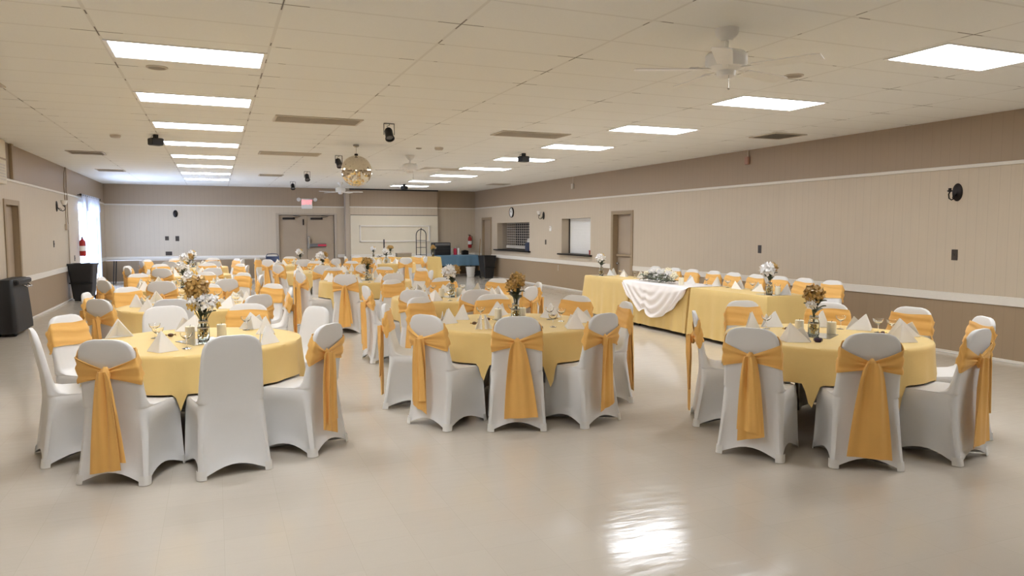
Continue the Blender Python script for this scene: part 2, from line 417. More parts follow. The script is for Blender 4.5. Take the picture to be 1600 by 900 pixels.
for a, b in ((D2[0] + .005, xm - .004), (xm + .004, D2[1] - .005)):
    sl = MB().box(a, b, YB + .05, YB + .1, .008, 2.13, .003).build('door_leaf', M['tan'], d2)
    right = a > xm
    cl = MB().box(a + .12, b - .38, YB - .0, YB + .05, 1.985, 2.05, .008); cl.tube([(b - .45, YB + .01, 2.05), (b - .2, YB - .06, 2.09), (b - .42, YB + .03, 2.12)], .009, 6)
    cl.build('door_closer', M['dark'], sl)
    if right:
        MB().box(a + .02, a + .09, YB - .03, YB + .05, 1.0, 1.42, .01).build('latch_case', M['steel'], sl)
        MB().box(a + .07, a + .62, YB - .05, YB + .0, 1.06, 1.17, .012).build('exit_bar', M['grey'], sl)
        MB().box(a + .34, a + .62, YB - .056, YB - .049, 1.08, 1.15, .002).build('bar_label', M['redpink'], sl)
    else:
        MB().box(b - .13, b - .09, YB - .02, YB + .05, 1.8, 2.0, .005).build('door_stop', M['dark'], sl)

# serving hatches in the right wall ---------------------------------
def hatch(name, d, depth):
    ya, yb, za, zb = d; m = MB()
    x1 = XR + depth
    m.box(XR + .2, x1, ya - .03, ya, za - .03, zb + .03); m.box(XR + .2, x1, yb, yb + .03, za - .03, zb + .03)
    m.box(XR + .2, x1, ya, yb, zb, zb + .03); m.box(XR + .2, x1, ya, yb, za - .03, za)
    m.box(x1, x1 + .03, ya - .03, yb + .03, za - .03, zb + .03)
    return struct(m.build(name, M['reveal']))
w2 = hatch('window_2', HATCH1, .72)
MB().box(XR + .69, XR + .715, HATCH1[0], HATCH1[1], HATCH1[2], HATCH1[3]).build('painted_dark_backing', M['black'], w2)  # black sheet stands in for the dark depth behind the grille
g = MB(); ya, yb, za, zb = HATCH1
for i in range(10):
    z = za + .14 + i * (zb - za - .16) / 9; g.tube([(XR + .36, ya + .01, z), (XR + .36, yb - .01, z)], .009, 6)
for i in range(16):
    y = ya + .05 + i * (yb - ya - .1) / 15; g.tube([(XR + .36, y, za + .1), (XR + .36, y, zb)], .006, 5)
g.box(XR + .33, XR + .39, ya, yb, za + .04, za + .13, .006)
g.build('roll_down_grille', M['vent'], w2)
MB().box(XR - .09, XR + .35, ya - .1, yb + .15, za - .035, za + .005, .006).build('counter_ledge', M['dark'], w2)
w3 = hatch('window_3', HATCH2, .5); ya, yb, za, zb = HATCH2
sh = MB()
n = 22
prof = []
for i in range(n):
    z = za + .01 + i * (zb - za - .01) / n; hgt = (zb - za - .01) / n
    prof += [(XR + .254, z), (XR + .25, z + hgt * .12), (XR + .25, z + hgt * .9), (XR + .254, z + hgt * .98)]
sh.loft([[(p[0], ya + .005, p[1]) for p in prof] + [(XR + .28, ya + .005, zb), (XR + .28, ya + .005, za + .01)], [(p[0], yb - .005, p[1]) for p in prof] + [(XR + .28, yb - .005, zb), (XR + .28, yb - .005, za + .01)]], True, True, True)
sh.build('roller_shutter', M['white_pl'], w3, 25)
MB().box(XR + .225, XR + .25, yb - .025, yb - .002, za, zb, .004).build('shutter_track', M['dark'], w3)
MB().box(XR - .09, XR + .24, ya - .1, yb + .12, za - .035, za + .005, .006).build('counter_ledge', M['dark'], w3)

# daylight window in the left wall ----------------------------------
ya, yb, za, zb = WIN; m = MB(); X0, X1 = XL - .2, XL - .0
for q in ((ya, ya + .05, za, zb), (yb - .05, yb, za, zb), (ya + .05, yb - .05, za, za + .07), (ya + .06, yb - .06, zb - .06, zb), (21.72, 21.80, za + .07, zb - .06)): m.box(XL - .03, XL - .005, *q, .003)
w1 = struct(m.build('window_1', M['white_pl']))
MB().box(XL - .02, XL - .014, ya + .05, yb - .05, za + .06, zb - .05).build('window_pane', M['pane'], w1)

# ------------------------------------------------------------------ ceiling lights, vents, fans
ORD = ['first', 'second', 'third', 'fourth', 'fifth', 'sixth', 'seventh', 'eighth', 'ninth', 'tenth', 'eleventh', 'twelfth']
def make_panel():
    t = thing('ceiling_light', '', 'ceiling light')
    W, D = .565, .275; m = MB()
    for q in ((-W - .03, W + .03, -D - .025, -D), (-W - .03, W + .03, D, D + .025), (-W - .03, -W, -D, D), (W, W + .03, -D, D)): m.box(q[0], q[1], q[2], q[3], -.008, -.0005, 0)
    m.build('light_frame', M['white_pl'], t)
    MB().box(-W, W, -D, D, -.006, -.001).build('diffuser', M['lamp'], t, 0)
    return t
panel = Proto(make_panel())
for row, x, y0, p, ks in (('left', -.15, 6.7, 2.235, range(-2, 8)), ('right', 5.88, 4.36, 2.36, range(-1, 9))):
    for kx in ks:
        y = y0 + p * kx
        if y < Y0 + .5: continue
        vis = kx >= 0
        lab = f'{ORD[kx]} lit ceiling light panel from the camera in the {row} row' if vis else f'lit ceiling light panel out of view in the {row} row'
        o = panel.put((x, y, ZC), 0, lab, f'ceiling light panels in the {row} row')

def make_vent(w, d, slats, mat):
    t = thing('ceiling_vent', '', 'air vent'); m = MB()
    for q in ((-w, w, -d, -d + .03), (-w, w, d - .03, d), (-w, -w + .03, -d + .03, d - .03), (w - .03, w, -d + .03, d - .03)): m.box(q[0], q[1], q[2], q[3], -.014, -.0005, .003)
    m.build('vent_frame', mat, t)
    MB().box(-w + .03, w - .03, -d + .03, d - .03, -.004, -.0008).build('vent_backing', M['ventdark'], t)
    sl = MB(); n = slats
    for i in range(n):
        y = -d + .03 + (i + .5) * (2 * d - .06) / n; b = (2 * d - .06) / n * .32
        sl.prism([(y - b, -.012), (y - b + .003, -.014), (y + b, -.006), (y + b - .003, -.004)], 'x', -w + .03, w - .03)
    sl.build('vent_slats', mat, t)
    return t
va = Proto(make_vent(.55, .27, 16, M['vent'])); vb = Proto(make_vent(.30, .30, 9, M['vent'])); vb.root['label'] = ''
for P, (x, y), lab in ((va, (4.45, 10.2), 'flat louvred return vent in the ceiling middle, nearest the right light row'), (va, (1.3, 9.95), 'flat louvred return vent in the ceiling nearest the left light row'),
                       (va, (1.35, 14.4), 'flat louvred return vent beyond the first one by the left light row'), (va, (5.05, 16.6), 'long louvred return vent in the ceiling left of the right light row'),
                       (vb, (8.0, 8.92), 'dusty square ceiling diffuser nearest above the right wall'), (vb, (-2.15, 15.6), 'dusty ceiling diffuser above the left wall near the conduit'),
                       (vb, (-2.25, 19.9), 'far small ceiling diffuser above the left wall near the curtained window'), (vb, (8.2, 21.3), 'far small ceiling diffuser above the clock on the right wall'),
                       (vb, (-2.2, 8.55), 'dusty ceiling diffuser at the left edge of the photo'), (vb, (1.4, 20.1), 'small ceiling diffuser far back toward the double doors')):
    P.put((x, y, ZC), 0, lab, 'ceiling air vents')
for x, y, lab in ((5.06, 5.45, 'round ceiling speaker disc beside the nearest right light panel'), (-.43, 7.31, 'round ceiling speaker disc beyond the nearest left light panel')):
    t = thing('ceiling_disc', lab, 'ceiling speaker', (x, y, ZC), 0, 'round ceiling discs')
    MB().lathe([(.09, 0), (.09, -.006), (.075, -.012), (.07, -.008)], 24, cap0=False).build('disc_rim', M['vent'], t)
    MB().lathe([(.07, -.002), (.07, -.008), (.001, -.009)], 24).build('disc_grille', M['ventdark'], t)
for x, y, lab in ((-1.34, 12.56, 'white smoke detector on the ceiling left of the left light row'), (3.65, 12.34, 'ivory smoke detector on the ceiling near the mirror ball')):
    t = thing('smoke_detector', lab, 'smoke detector', (x, y, ZC), 0, 'smoke detectors')
    MB().lathe([(.075, 0), (.075, -.03), (.06, -.05), (.02, -.055)], 20).build('detector_body', M['vent'], t)
    MB().lathe([(.08, 0), (.08, -.008), (.076, -.01)], 20).build('detector_base', M['white_pl'], t)
tag(MB().lathe([(.05, 0), (.05, -.012), (.02, -.02)], 16, (3.36, 12.6, ZC)).build('ceiling_sensor', M['ventdark']), 'small round dark sensor on the ceiling left of the ivory detector', 'ceiling sensor')

def make_fan():
    t = thing('ceiling_fan', '', 'ceiling fan')
    MB().lathe([(.085, 0), (.085, -.02), (.075, -.045), (.045, -.075), (.04, -.085)], 24).build('ceiling_canopy', M['white_pl'], t)
    MB().lathe([(.014, -.08), (.014, -.155), (.03, -.16)], 14).build('down_rod', M['white_pl'], t)
    mo = MB().lathe([(.03, -.15), (.09, -.155), (.13, -.17), (.148, -.19), (.15, -.25), (.135, -.275), (.1, -.29), (.07, -.30), (.065, -.335), (.04, -.35), (.005, -.352)], 32).build('motor_housing', M['white_pl'], t)
    MB().tube([(.05, -.03, -.33), (.05, -.03, -.43)], .0022, 5).sphere((.05, -.03, -.435), .008, 8, 6).build('pull_chain', M['steel'], mo)
    for i in range(5):
        a = 2 * pi * i / 5 + .35
        def bl(u, v):
            r = .19 + u * .47; w = (.105 + .035 * u) * (1 if u < .96 else .8); q = (v - .5) * w
            return (r, q, -.285 - q * .13)
        b = MB().sheet(bl, 10, 4, .007).xf(rz=a).build('fan_blade', M['white_pl'], t)
        MB().box(.08, .25, -.018, .018, -.288, -.278, .003).box(.2, .27, -.04, .04, -.284, -.276, .003).xf(rz=a).build('blade_bracket', M['white_pl'], b)
    return t
fan = Proto(make_fan())
for x, y, rz, lab in ((3.46, 4.4, radians(-59) - .35, 'white five-blade ceiling fan nearest the camera'), (3.53, 13.9, .1, 'white ceiling fan behind the mirror ball, middle of three'), (3.53, 22.3, .55, 'farthest white ceiling fan in front of the stage wall')):
    fan.put((x, y, ZC), rz, lab, 'ceiling fans')

# stage spots on the ceiling
def make_can(mat):
    t = thing('par_can_spotlight', '', 'spotlight')
    MB().box(-.11, .11, -.02, .02, -.012, 0, .002).box(-.115, -.105, -.015, .015, -.24, 0, .002).box(.105, .115, -.015, .015, -.24, 0, .002).build('yoke', M['black'], t)
    c = MB().lathe([(.03, -.15), (.07, -.14), (.085, -.1), (.085, .1), (.098, .105), (.098, .125), (.08, .12), (.078, .06), (.001, .05)], 22).xf((0, 0, -.23), rx=radians(142)).build('can_body', mat, t)
    MB().lathe([(.076, .085), (.06, .095), (.001, .1)], 20).xf((0, 0, -.23), rx=radians(142)).build('lens', M['grey'], c)
    MB().tube([(0, .07, -.12), (-.03, .06, -.05), (.02, .02, -.03), (0, 0, -.012)], .006, 6).build('power_cord', M['black'], t)
    return t
can = Proto(make_can(M['black']))
for x, y, rz, lab in ((2.23, 9.9, 0, 'black can spotlight hanging nearest the camera'), (2.26, 14.42, .3, 'black can spotlight just left of the mirror ball'), (2.14, 18.56, .1, 'smaller looking black can spotlight left of the second one')):
    can.put((x, y, ZC), rz, lab, 'can spotlights in a row along the ceiling', .64)
can2 = make_can(M['dark']); can2.location = (2.18, 22.5, ZC); can2.scale = (.64,) * 3; can2['label'] = 'farthest can spotlight in the row, brownish, above the exit sign'; can2['group'] = 'can spotlights in a row along the ceiling'
def make_effect():
    t = thing('effect_light', '', 'effect light')
    MB().box(-.05, .05, -.05, .05, -.1, 0, .006).build('mount_bracket', M['black'], t)
    b = MB().box(-.13, .13, -.15, .15, -.27, -.09, .02).build('lamp_housing', M['black'], t)
    MB().lathe([(.055, 0), (.06, .03), (.05, .04), (.045, .02)], 16, axis='y').xf((0, -.18, -.18), rz=0).build('lens', M['grey'], b)
    MB().tube([(.05, .0, -.02), (.16, .02, -.03), (.2, .02, -.07), (.16, .02, -.12)], .007, 6).build('power_cord', M['black'], t)
    return t
ef = Proto(make_effect())
for x, y, rz, lab in ((-.78, 12.35, .2, 'dark effect light box on the ceiling at the left light row'), (5.4, 12.7, -.1, 'dark effect light box below the right light row'), (5.5, 22.4, .3, 'farthest small effect light in front of the last right panel')):
    ef.put((x, y, ZC), rz + 1.9, lab, 'effect lights on the ceiling', .6)

# mirror ball
t = thing('mirror_ball', 'gold tinted mirror ball hanging from the ceiling at mid room', 'mirror ball', (2.25, 12.5, 2.61), .2)
R0 = .255; random.seed(5); tm = MB(); nl = 30
for i in range(nl):
    la0, la1 = -pi / 2 + pi * i / nl, -pi / 2 + pi * (i + 1) / nl; lm = (la0 + la1) / 2; nn = max(4, int(2 * nl * cos(lm)))
    for j in range(nn):
        lo = 2 * pi * (j + .5) / nn; n0 = Vector((cos(lm) * cos(lo), cos(lm) * sin(lo), sin(lm)))
        nr = (n0 + Vector([random.gauss(0, .022) for _ in range(3)])).normalized()
        u = Vector((-sin(lo), cos(lo), 0)); u = (u - nr * u.dot(nr)).normalized(); w = nr.cross(u)
        hu = pi * R0 * cos(lm) / nn * .95; hw = pi * R0 / nl / 2 * .95; c = n0 * (R0 + .002)
        tm.add([c + u * sx * hu + w * sy * hw + nr * dz for dz in (-.003, 0) for sx, sy in ((-1, -1), (1, -1), (1, 1), (-1, 1))],
               [(3, 2, 1, 0), (4, 5, 6, 7), (0, 1, 5, 4), (1, 2, 6, 5), (2, 3, 7, 6), (3, 0, 4, 7)])
MB().sphere((0, 0, 0), R0 - .003, 32, 20).build('ball_core', M['reveal'], t)
tm.build('mirror_tiles', M['disco'], t, 0)
MB().lathe([(.03, R0 - .005), (.03, R0 + .03), (.012, R0 + .035)], 14).build('hanger_cap', M['dark'], t)
MB().tube([(0, 0, R0 + .03), (0, 0, ZC - 2.61 - .03)], .004, 6).lathe([(.05, ZC - 2.61), (.05, ZC - 2.61 - .03), (.03, ZC - 2.61 - .045)], 16).build('hanging_rod', M['steel'], t)

# ------------------------------------------------------------------ chairs
RINGS = [  # z, half width, y front, y rear, corner radius
    (.42, .216, .222, -.212, .05), (.452, .216, .222, -.212, .055), (.468, .212, .214, -.2125, .05), (.477, .206, .195, -.213, .05), (.480, .205, .11, -.213, .045),
    (.482, .206, .01, -.213, .04), (.486, .207, -.075, -.213, .03), (.50, .2065, -.128, -.214, .026), (.53, .2055, -.155, -.2165, .026), (.60, .203, -.176, -.224, .025),
    (.70, .198, -.199, -.243, .023), (.80, .191, -.220, -.262, .021), (.85, .183, -.231, -.271, .020), (.885, .166, -.240, -.277, .019), (.907, .143, -.246, -.280, .017), (.921, .112, -.251, -.281, .014), (.928, .075, -.255, -.280, .012)]
def ring_at(z):
    R = RINGS
    if z <= R[8][0]: return R[8][1:]
    for a, b in zip(R[8:-1], R[9:]):
        if z <= b[0]:
            t = (z - a[0]) / (b[0] - a[0]); return tuple(p + (q - p) * t for p, q in zip(a[1:], b[1:]))
    return R[-1][1:]
NE, NA = 9, 5
def rrect(w, yf, yr, r):
    """points of a rounded rectangle, with (side, s) for each, order: rear, right, front, left"""
    r = min(r, w * .49, (yf - yr) * .49); out = []
    P = [(-w, yr), (w, yr), (w, yf), (-w, yf)]
    for k in range(4):
        a, b = P[k], P[(k + 1) % 4]; L = hypot(b[0] - a[0], b[1] - a[1]); dx, dy = (b[0] - a[0]) / L, (b[1] - a[1]) / L
        for i in range(NE):
            s = i / NE; q = r + (L - 2 * r) * s; out.append((a[0] + dx * q, a[1] + dy * q, k, (r + (L - 2 * r) * s) / L))
        cx_, cy_ = b[0] - dx * r - dy * r, b[1] - dy * r + dx * r
        for i in range(NA):
            t = i / NA * pi / 2; ox, oy = dy * r, -dx * r
            out.append((cx_ + ox * cos(t) + dx * r * sin(t), cy_ + oy * cos(t) + dy * r * sin(t), k, 1.0 if i else (L - r) / L))
    return out
def cover_mesh():
    rings = []; n0 = 11
    for i in range(n0):
        t = i / n0; e = t ** .8
        w = .236 + (.222 - .236) * e; yf = .232 + (.222 - .232) * e; yr = -.272 + (.272 - .212) * e; r = .03 + .02 * e
        ring = []
        wr = .238 + (.213 - .238) * e
        for (x, y, k, s) in rrect(w, yf, yr, r):
            x *= wr / w + (1 - wr / w) * (y - yr) / (yf - yr)
            q = 1 - abs(2 * s - 1) ** 2.4 if 0 < s < 1 else 0
            hem = .006 + .072 * (sin(pi * s) ** 1.25 if 0 < s < 1 else 0)
            z = hem + (.42 - hem) * t
            ins = .045 * q * (1 - t) ** .6 * (.35 + .65 * min(1, t * 4 + .5)) + .012 * q * sin(pi * t)
            if k == 0: y += ins * .7
            elif k == 2: y -= ins
            elif k == 1: x -= ins
            else: x += ins
            ring.append((x, y, z))
        rings.append(ring)
    for z, w, yf, yr, r in RINGS:
        wr = min(w, .213 - .07 * max(0, z - .42)) if z < .53 else w
        if z < .46: wr = .213
        rings.append([(x * (wr / w + (1 - wr / w) * (y - yr) / (yf - yr)), y, z) for x, y, k, s in rrect(w, yf, yr, r)])
    # a turned-in hem at the bottom gives the cloth its edge
    inner = [(p[0] * .965, p[1] * .965, p[2] + .012) for p in rings[0]]
    m = MB().loft([inner] + rings, True, True, True)
    return m.mesh('chair_cover', 50, [M['cover']])
def pocket_mesh(sx, sy):
    m = MB(); r = .03
    def fn(u, v):
        a = u * 1.0; w, yf, yr = (.2365 if sy > 0 else .2385), .2330, -.2728; z = .004 + v * .058
        L = .024; tot = 2 * L + r * pi / 2; q = u * tot
        if q < L: x, y = w - r - (L - q), 0
        elif q < L + r * pi / 2: t = (q - L) / r; x, y = w - r + r * sin(t), r - r * cos(t)
        else: x, y = w, r + (q - L - r * pi / 2)
        yy = (yf - y) if sy > 0 else (yr + y)
        e = v * .1
        return (x * sx * (1 - .012 * v), yy * (1 - .035 * v), z)
    return m.sheet(fn, 12, 4, .002).mesh('foot_pocket', 50, [M['pocket']])
def sash_parts(seed, tails, knot_dx=0., front=(.695, .872)):
    rnd = random.Random(seed); ph = [rnd.uniform(0, 6.28) for _ in range(8)]
    kz = .712; f0, f1 = front
    def band(u, v):
        a = u * 2 * pi            # 0 = rear middle
        c = cos(a); rear = max(0, c)
        # width narrows and drops toward the knot at the rear
        g = max(0, min(1, (c - .0) / .995)) ** 1.6
        top = f1 - (.03 if c < 0 else 0) * 0; bot = f0
        sdz = -.05 * max(0, min(1, .5 + c))       # the tie runs lower at the back
        hi = top + sdz; lo = bot + sdz
        p = 12.0; ca, sa = cos(a), sin(a); d = (abs(ca) ** p + abs(sa) ** p) ** (-1 / p)
        kk = max(0, 1 - abs(sa * d)) if c > 0 else 0; kk = min(1, kk * 1.06) ** .9
        hi = hi + (kz + .028 - hi) * kk; lo = lo + (kz - .028 - lo) * kk
        z = lo + (hi - lo) * v + .006 * sin(3 * a + ph[0]) * (1 - kk)
        w, yf, yr, r = ring_at(z)
        # superelliptic outline hugging the backrest
        off = .007 + .0030 * sin(v * 13 + ph[1] + 1.6 * sin(a + ph[2])) * (1 + .5 * rear) + .0014 * sin(v * 27 + ph[3] + 3 * a)
        off += .012 * kk + (.0035 * sin(v * 19 + ph[6]) * min(1, kk * 1.6) if c > 0 else 0)
        x = (w + off) * sa * d; ym = (yf + yr) / 2; y = ym - ((yf - yr) / 2 + off) * ca * d
        return (x + knot_dx * kk, y, z)
    bm = MB().sheet(band, 72, 15, .004, True).mesh('sash', 60, [M['sash']])
    yk = ring_at(kz)[2] - .022
    kn = MB()
    rings = []
    for i in range(11):
        q = i / 10; zz = kz + .043 - .095 * q; rad = .034 * (sin(pi * min(.97, max(.03, q)))) ** .55
        rings.append([(knot_dx + (rad * 1.0 * (1 + .13 * sin(5 * b + ph[4]))) * cos(b), yk - .004 + rad * .72 * (1 + .13 * sin(4 * b + ph[5])) * sin(b), zz + .006 * sin(2 * b)) for b in [2 * pi * j / 18 for j in range(18)]])
    kn.loft(rings, True, True, True); km = kn.mesh('sash_knot', 60, [M['sash']])
    tm = []
    for ti, (w0, w1, dx, zb, sk, lay) in enumerate(tails):
        q1, q2 = rnd.uniform(0, 6.28), rnd.uniform(0, 6.28)
        def tail(u, v):
            g = v ** .55; wd = w0 + (w1 - w0) * g; s = (u - .5)
            z = kz + .02 + (zb - kz - .02) * v + sk * s * v
            x = knot_dx + dx * v + s * wd
            amp = .010 * (1 - v) + .011 * min(1, v * 3)
            y = yk - .026 - lay * .012 + amp * (sin(s * 9 + q1 + v * 1.2) + .5 * sin(s * 19 + q2)) * (.5 + .5 * (1 - v)) - .018 * sin(pi * min(1, v * 1.5)) * 0
            y += -.012 * (1 - (2 * s) ** 2) * exp(-v * 5)
            return (x, min(y, -.245 - .03 * max(0, 1 - z / .5) ** 1.5 - lay * .006), z)
        tm.append(MB().sheet(tail, 17, 22, .003).mesh('sash_tail', 60, [M['sash']]))
    return bm, km, tm
TAILS = {  # (width at knot, width at end, sideways drift, end height, slant, layer)
    1: [(.06, .215, .015, .16, .00, 0), (.06, .20, -.005, .10, .03, 1)],
    2: [(.07, .185, .02, .15, .05, 0), (.06, .17, .01, .20, -.02, 1)],
    3: [(.07, .270, .03, .12, .01, 0)],
    4: [(.06, .155, -.03, .17, -.03, 0), (.06, .15, .04, .13, .03, 1)],
    5: [(.10, .165, .0, .15, -.06, 0), (.06, .14, .01, .22, .02, 1)],
    6: [(.08, .290, .0, .09, -.02, 0)],
    7: [(.07, .19, -.02, .09, .02, 0), (.07, .17, .03, .30, -.06, 1)],
}
cov = cover_mesh(); POCK = [pocket_mesh(a, b) for a, b in ((-1, -1), (1, -1), (1, 1), (-1, 1))]
PROTO = {}
def chair_proto(var, pockets):
    key = (var, pockets)
    if key in PROTO: return PROTO[key]
    t = thing('banquet_chair', '', 'chair')
    c = link('chair_cover', cov, t)
    if pockets:
        for p in POCK: link('foot_pocket', p, c)
    if var:
        if ('s', var) not in PROTO: PROTO[('s', var)] = sash_parts(var * 7, TAILS[var], {5: -.05, 4: .0, 7: .01}.get(var, 0))
        bm, km, tm = PROTO[('s', var)]
        s = link('sash', bm, t); link('sash_knot', km, s)
        for q in tm: link('sash_tail', q, s)
    PROTO[key] = Proto(t); return PROTO[key]

TABLES = {
 'T1': dict(c=(-.15, 6.15), name='near left round table', near=1, ch=[(-.58, 5.08, 1), (.10, 5.02, 0), (.69, 5.31, 5), (-1.18, 5.86, 0), (-1.13, 6.74, 2), (-.38, 7.22, 0), (.22, 7.19, 6), (.83, 6.67, 0)]),
 'T2': dict(c=(2.55, 6.25), name='near middle round table', near=1, ch=[(2.20, 5.30, 3), (1.56, 5.68, 5), (1.46, 6.70, 7), (1.85, 7.17, 2), (2.72, 7.18, 6), (3.50, 6.80, 4), (3.62, 6.0, 1), (2.94, 5.22, 2)]),
 'T3': dict(c=(4.58, 4.5), name='near right round table', near=1, ch=[(3.45, 4.03, 2, 35), (4.0, 3.54, 6), (4.86, 3.40, 3), (5.60, 3.9, 4), (5.71, 4.64, 1), (5.34, 5.17, 6), (4.72, 5.68, 2), (3.72, 5.07, 7)]),
 'A2': dict(c=(-.25, 9.03), name='second left row table', near=1, ch=[(-.43, 7.96, 0), (-1.07, 8.2, 4), (-1.32, 9.12, 2), (-1.0, 9.85, 1), (-.12, 10.14, 6), (.68, 9.8, 2), (.82, 8.98, 5), (.42, 8.18, 1)]),
 'B2': dict(c=(2.83, 9.0), name='second middle row table', near=1, ch=[(1.70, 8.94, 2), (2.26, 9.98, 1), (3.06, 10.15, 6), (3.72, 9.66, 2), (3.93, 8.72, 4), (3.56, 8.12, 1), (2.78, 7.92, 2), (2.1, 8.16, 1)]),
 'A3': dict(c=(-.45, 11.95), name='third left row table', ch=[(-.68, 10.86, 4), (-1.42, 11.3, 2), (-1.56, 12.15, 1), (-1.14, 12.9, 3), (-.17, 13.08, 2), (.42, 12.62, 6), (.64, 11.74, 5), (.14, 11.0, 1)]),
 'A4': dict(c=(-.5, 15.5), name='fourth left row table', ch=[(-.9, 14.5, 4), (-1.5, 15.1, 1), (-1.58, 15.85, 2), (-1.05, 16.5, 6), (-.15, 16.55, 1), (.48, 16.1, 2), (.58, 15.3, 3), (-.05, 14.45, 1)]),
 'A5': dict(c=(-.5, 18.8), name='fifth left row table', ch=[(-.95, 17.8, 1), (-1.55, 18.45, 4), (-1.5, 19.3, 2), (-.9, 19.85, 6), (-.05, 19.8, 1), (.5, 19.25, 2), (.6, 18.5, 3), (-.05, 17.8, 1)]),
 'M1': dict(c=(2.4, 12.62), name='third middle row table', ch=[(1.27, 12.25, 7), (1.3, 13.05, 2), (1.88, 11.5, 1), (2.62, 11.5, 6), (3.42, 12.1, 4), (3.5, 12.95, 1), (2.95, 13.65, 2), (2.0, 13.7, 3)]),
 'M2': dict(c=(2.1, 15.75), name='fourth middle row table', ch=[(1.15, 15.2, 2), (1.95, 14.6, 2), (2.75, 14.8, 4), (3.2, 15.6, 1), (2.85, 16.6, 3), (2.1, 16.85, 2), (1.25, 16.5, 6)]),
 'M3': dict(c=(2.0, 19.05), name='fifth middle row table', ch=[(1.15, 18.3, 2), (1.95, 17.97, 1), (2.75, 18.25, 1), (2.65, 19.95, 6), (1.83, 20.12, 3), (.98, 19.5, 2)]),
 'B4': dict(c=(4.22, 19.3), name='round table by the stage', ch=[(3.2, 19.6, 4), (3.6, 18.45, 1), (4.5, 18.25, 2), (5.15, 18.75, 3), (5.22, 19.75, 2), (4.5, 20.35, 6), (3.6, 20.2, 1)]),
}
CAMR = Vector((.92633, -.3767)); CAMF = Vector((.3767, .92633))
SIDES = {0: 'right', 45: 'back right', 90: 'back', 135: 'back left', 180: 'left', 225: 'front left', 270: 'front', 315: 'front right'}
def assign_sides(c, pts):
    """a distinct side word for each point around c, seen from the camera"""
    f = Vector(c).normalized(); r = Vector((f.y, -f.x)); ang = []
    for p in pts:
        d = Vector((p[0] - c[0], p[1] - c[1])); ang.append(math.degrees(atan2(d.dot(f), d.dot(r))) % 360)
    order = sorted(range(len(pts)), key=lambda i: ang[i]); best = None; keys = sorted(SIDES); import itertools
    n = len(order); 
    for combo in itertools.combinations(range(8), n):
        for rot in range(n):
            tot = 0
            for j, o in enumerate(order):
                kx = keys[combo[(j + rot) % n]]; d = abs((ang[o] - kx + 180) % 360 - 180); tot += d * d
            if best is None or tot < best[0]: best = (tot, combo, rot)
    _, combo, rot = best; res = [None] * n
    for j, o in enumerate(order): res[o] = SIDES[keys[combo[(j + rot) % n]]]
    return res

def make_table():
    t = thing('round_table', '', 'table')
    MB().lathe([(.70, .715), (.755, .718), (.76, .728), (.76, .738), (.752, .745)], 64).build('tabletop', M['underside'], t)
    for s in (-1, 1):
        for q in (-1, 1):
            MB().tube([(s * .42, q * .1, .715), (s * .44, q * .22, .5), (s * .46, q * .30, .03)], .014, 8).lathe([(.018, 0), (.018, .03)], 8, (s * .46, q * .30, 0)).build('leg', M['grey'], t)
    return t
TBL = Proto(make_table())
def cloth_round(azs, seed):
    rnd = random.Random(seed); ph = [rnd.uniform(0, 6.28) for _ in range(6)]; NA_ = 200; R = .768
    def hem(a):
        z = .32 + .035 * sin(3 * a + ph[0]) + .02 * sin(7 * a + ph[1])
        w = 0
        for q, ds in azs:
            d = abs((a - q + pi) % (2 * pi) - pi); half = .215 / .80
            k_ = max(0, min(1, (half + .10 - d) / .10)); w = max(w, k_)
        w = w * w * (3 - 2 * w)
        return z + (.496 - z) * w, w
    def fn(u, v):
        a = 2 * pi * u
        hz, w = hem(a)
        if v < .42:
            t = v / .42; r = R * (.02 + .98 * t); return (r * cos(a), r * sin(a), .7515 + .0012 * sin(5 * a + 9 * t) * t * (1 - t))
        t = (v - .42) / .58
        if t < .09: b = t / .09; r = R + .013 * sin(b * pi / 2); return (r * cos(a), r * sin(a), .7515 - .013 * (1 - cos(b * pi / 2)))
        t = (t - .09) / .91
        free = 1 - .75 * w
        r = R + .013 + t * (.018 + .022 * free * (sin(19 * a + ph[2]) + .6 * sin(11 * a + ph[3]) + .4 * sin(31 * a + ph[4])) )
        z = .7385 + (hz - .7385) * t
        return (r * cos(a), r * sin(a), z)
    return MB().sheet(fn, NA_, 24, .0025, True).mesh('tablecloth', 60, [M['cloth']])

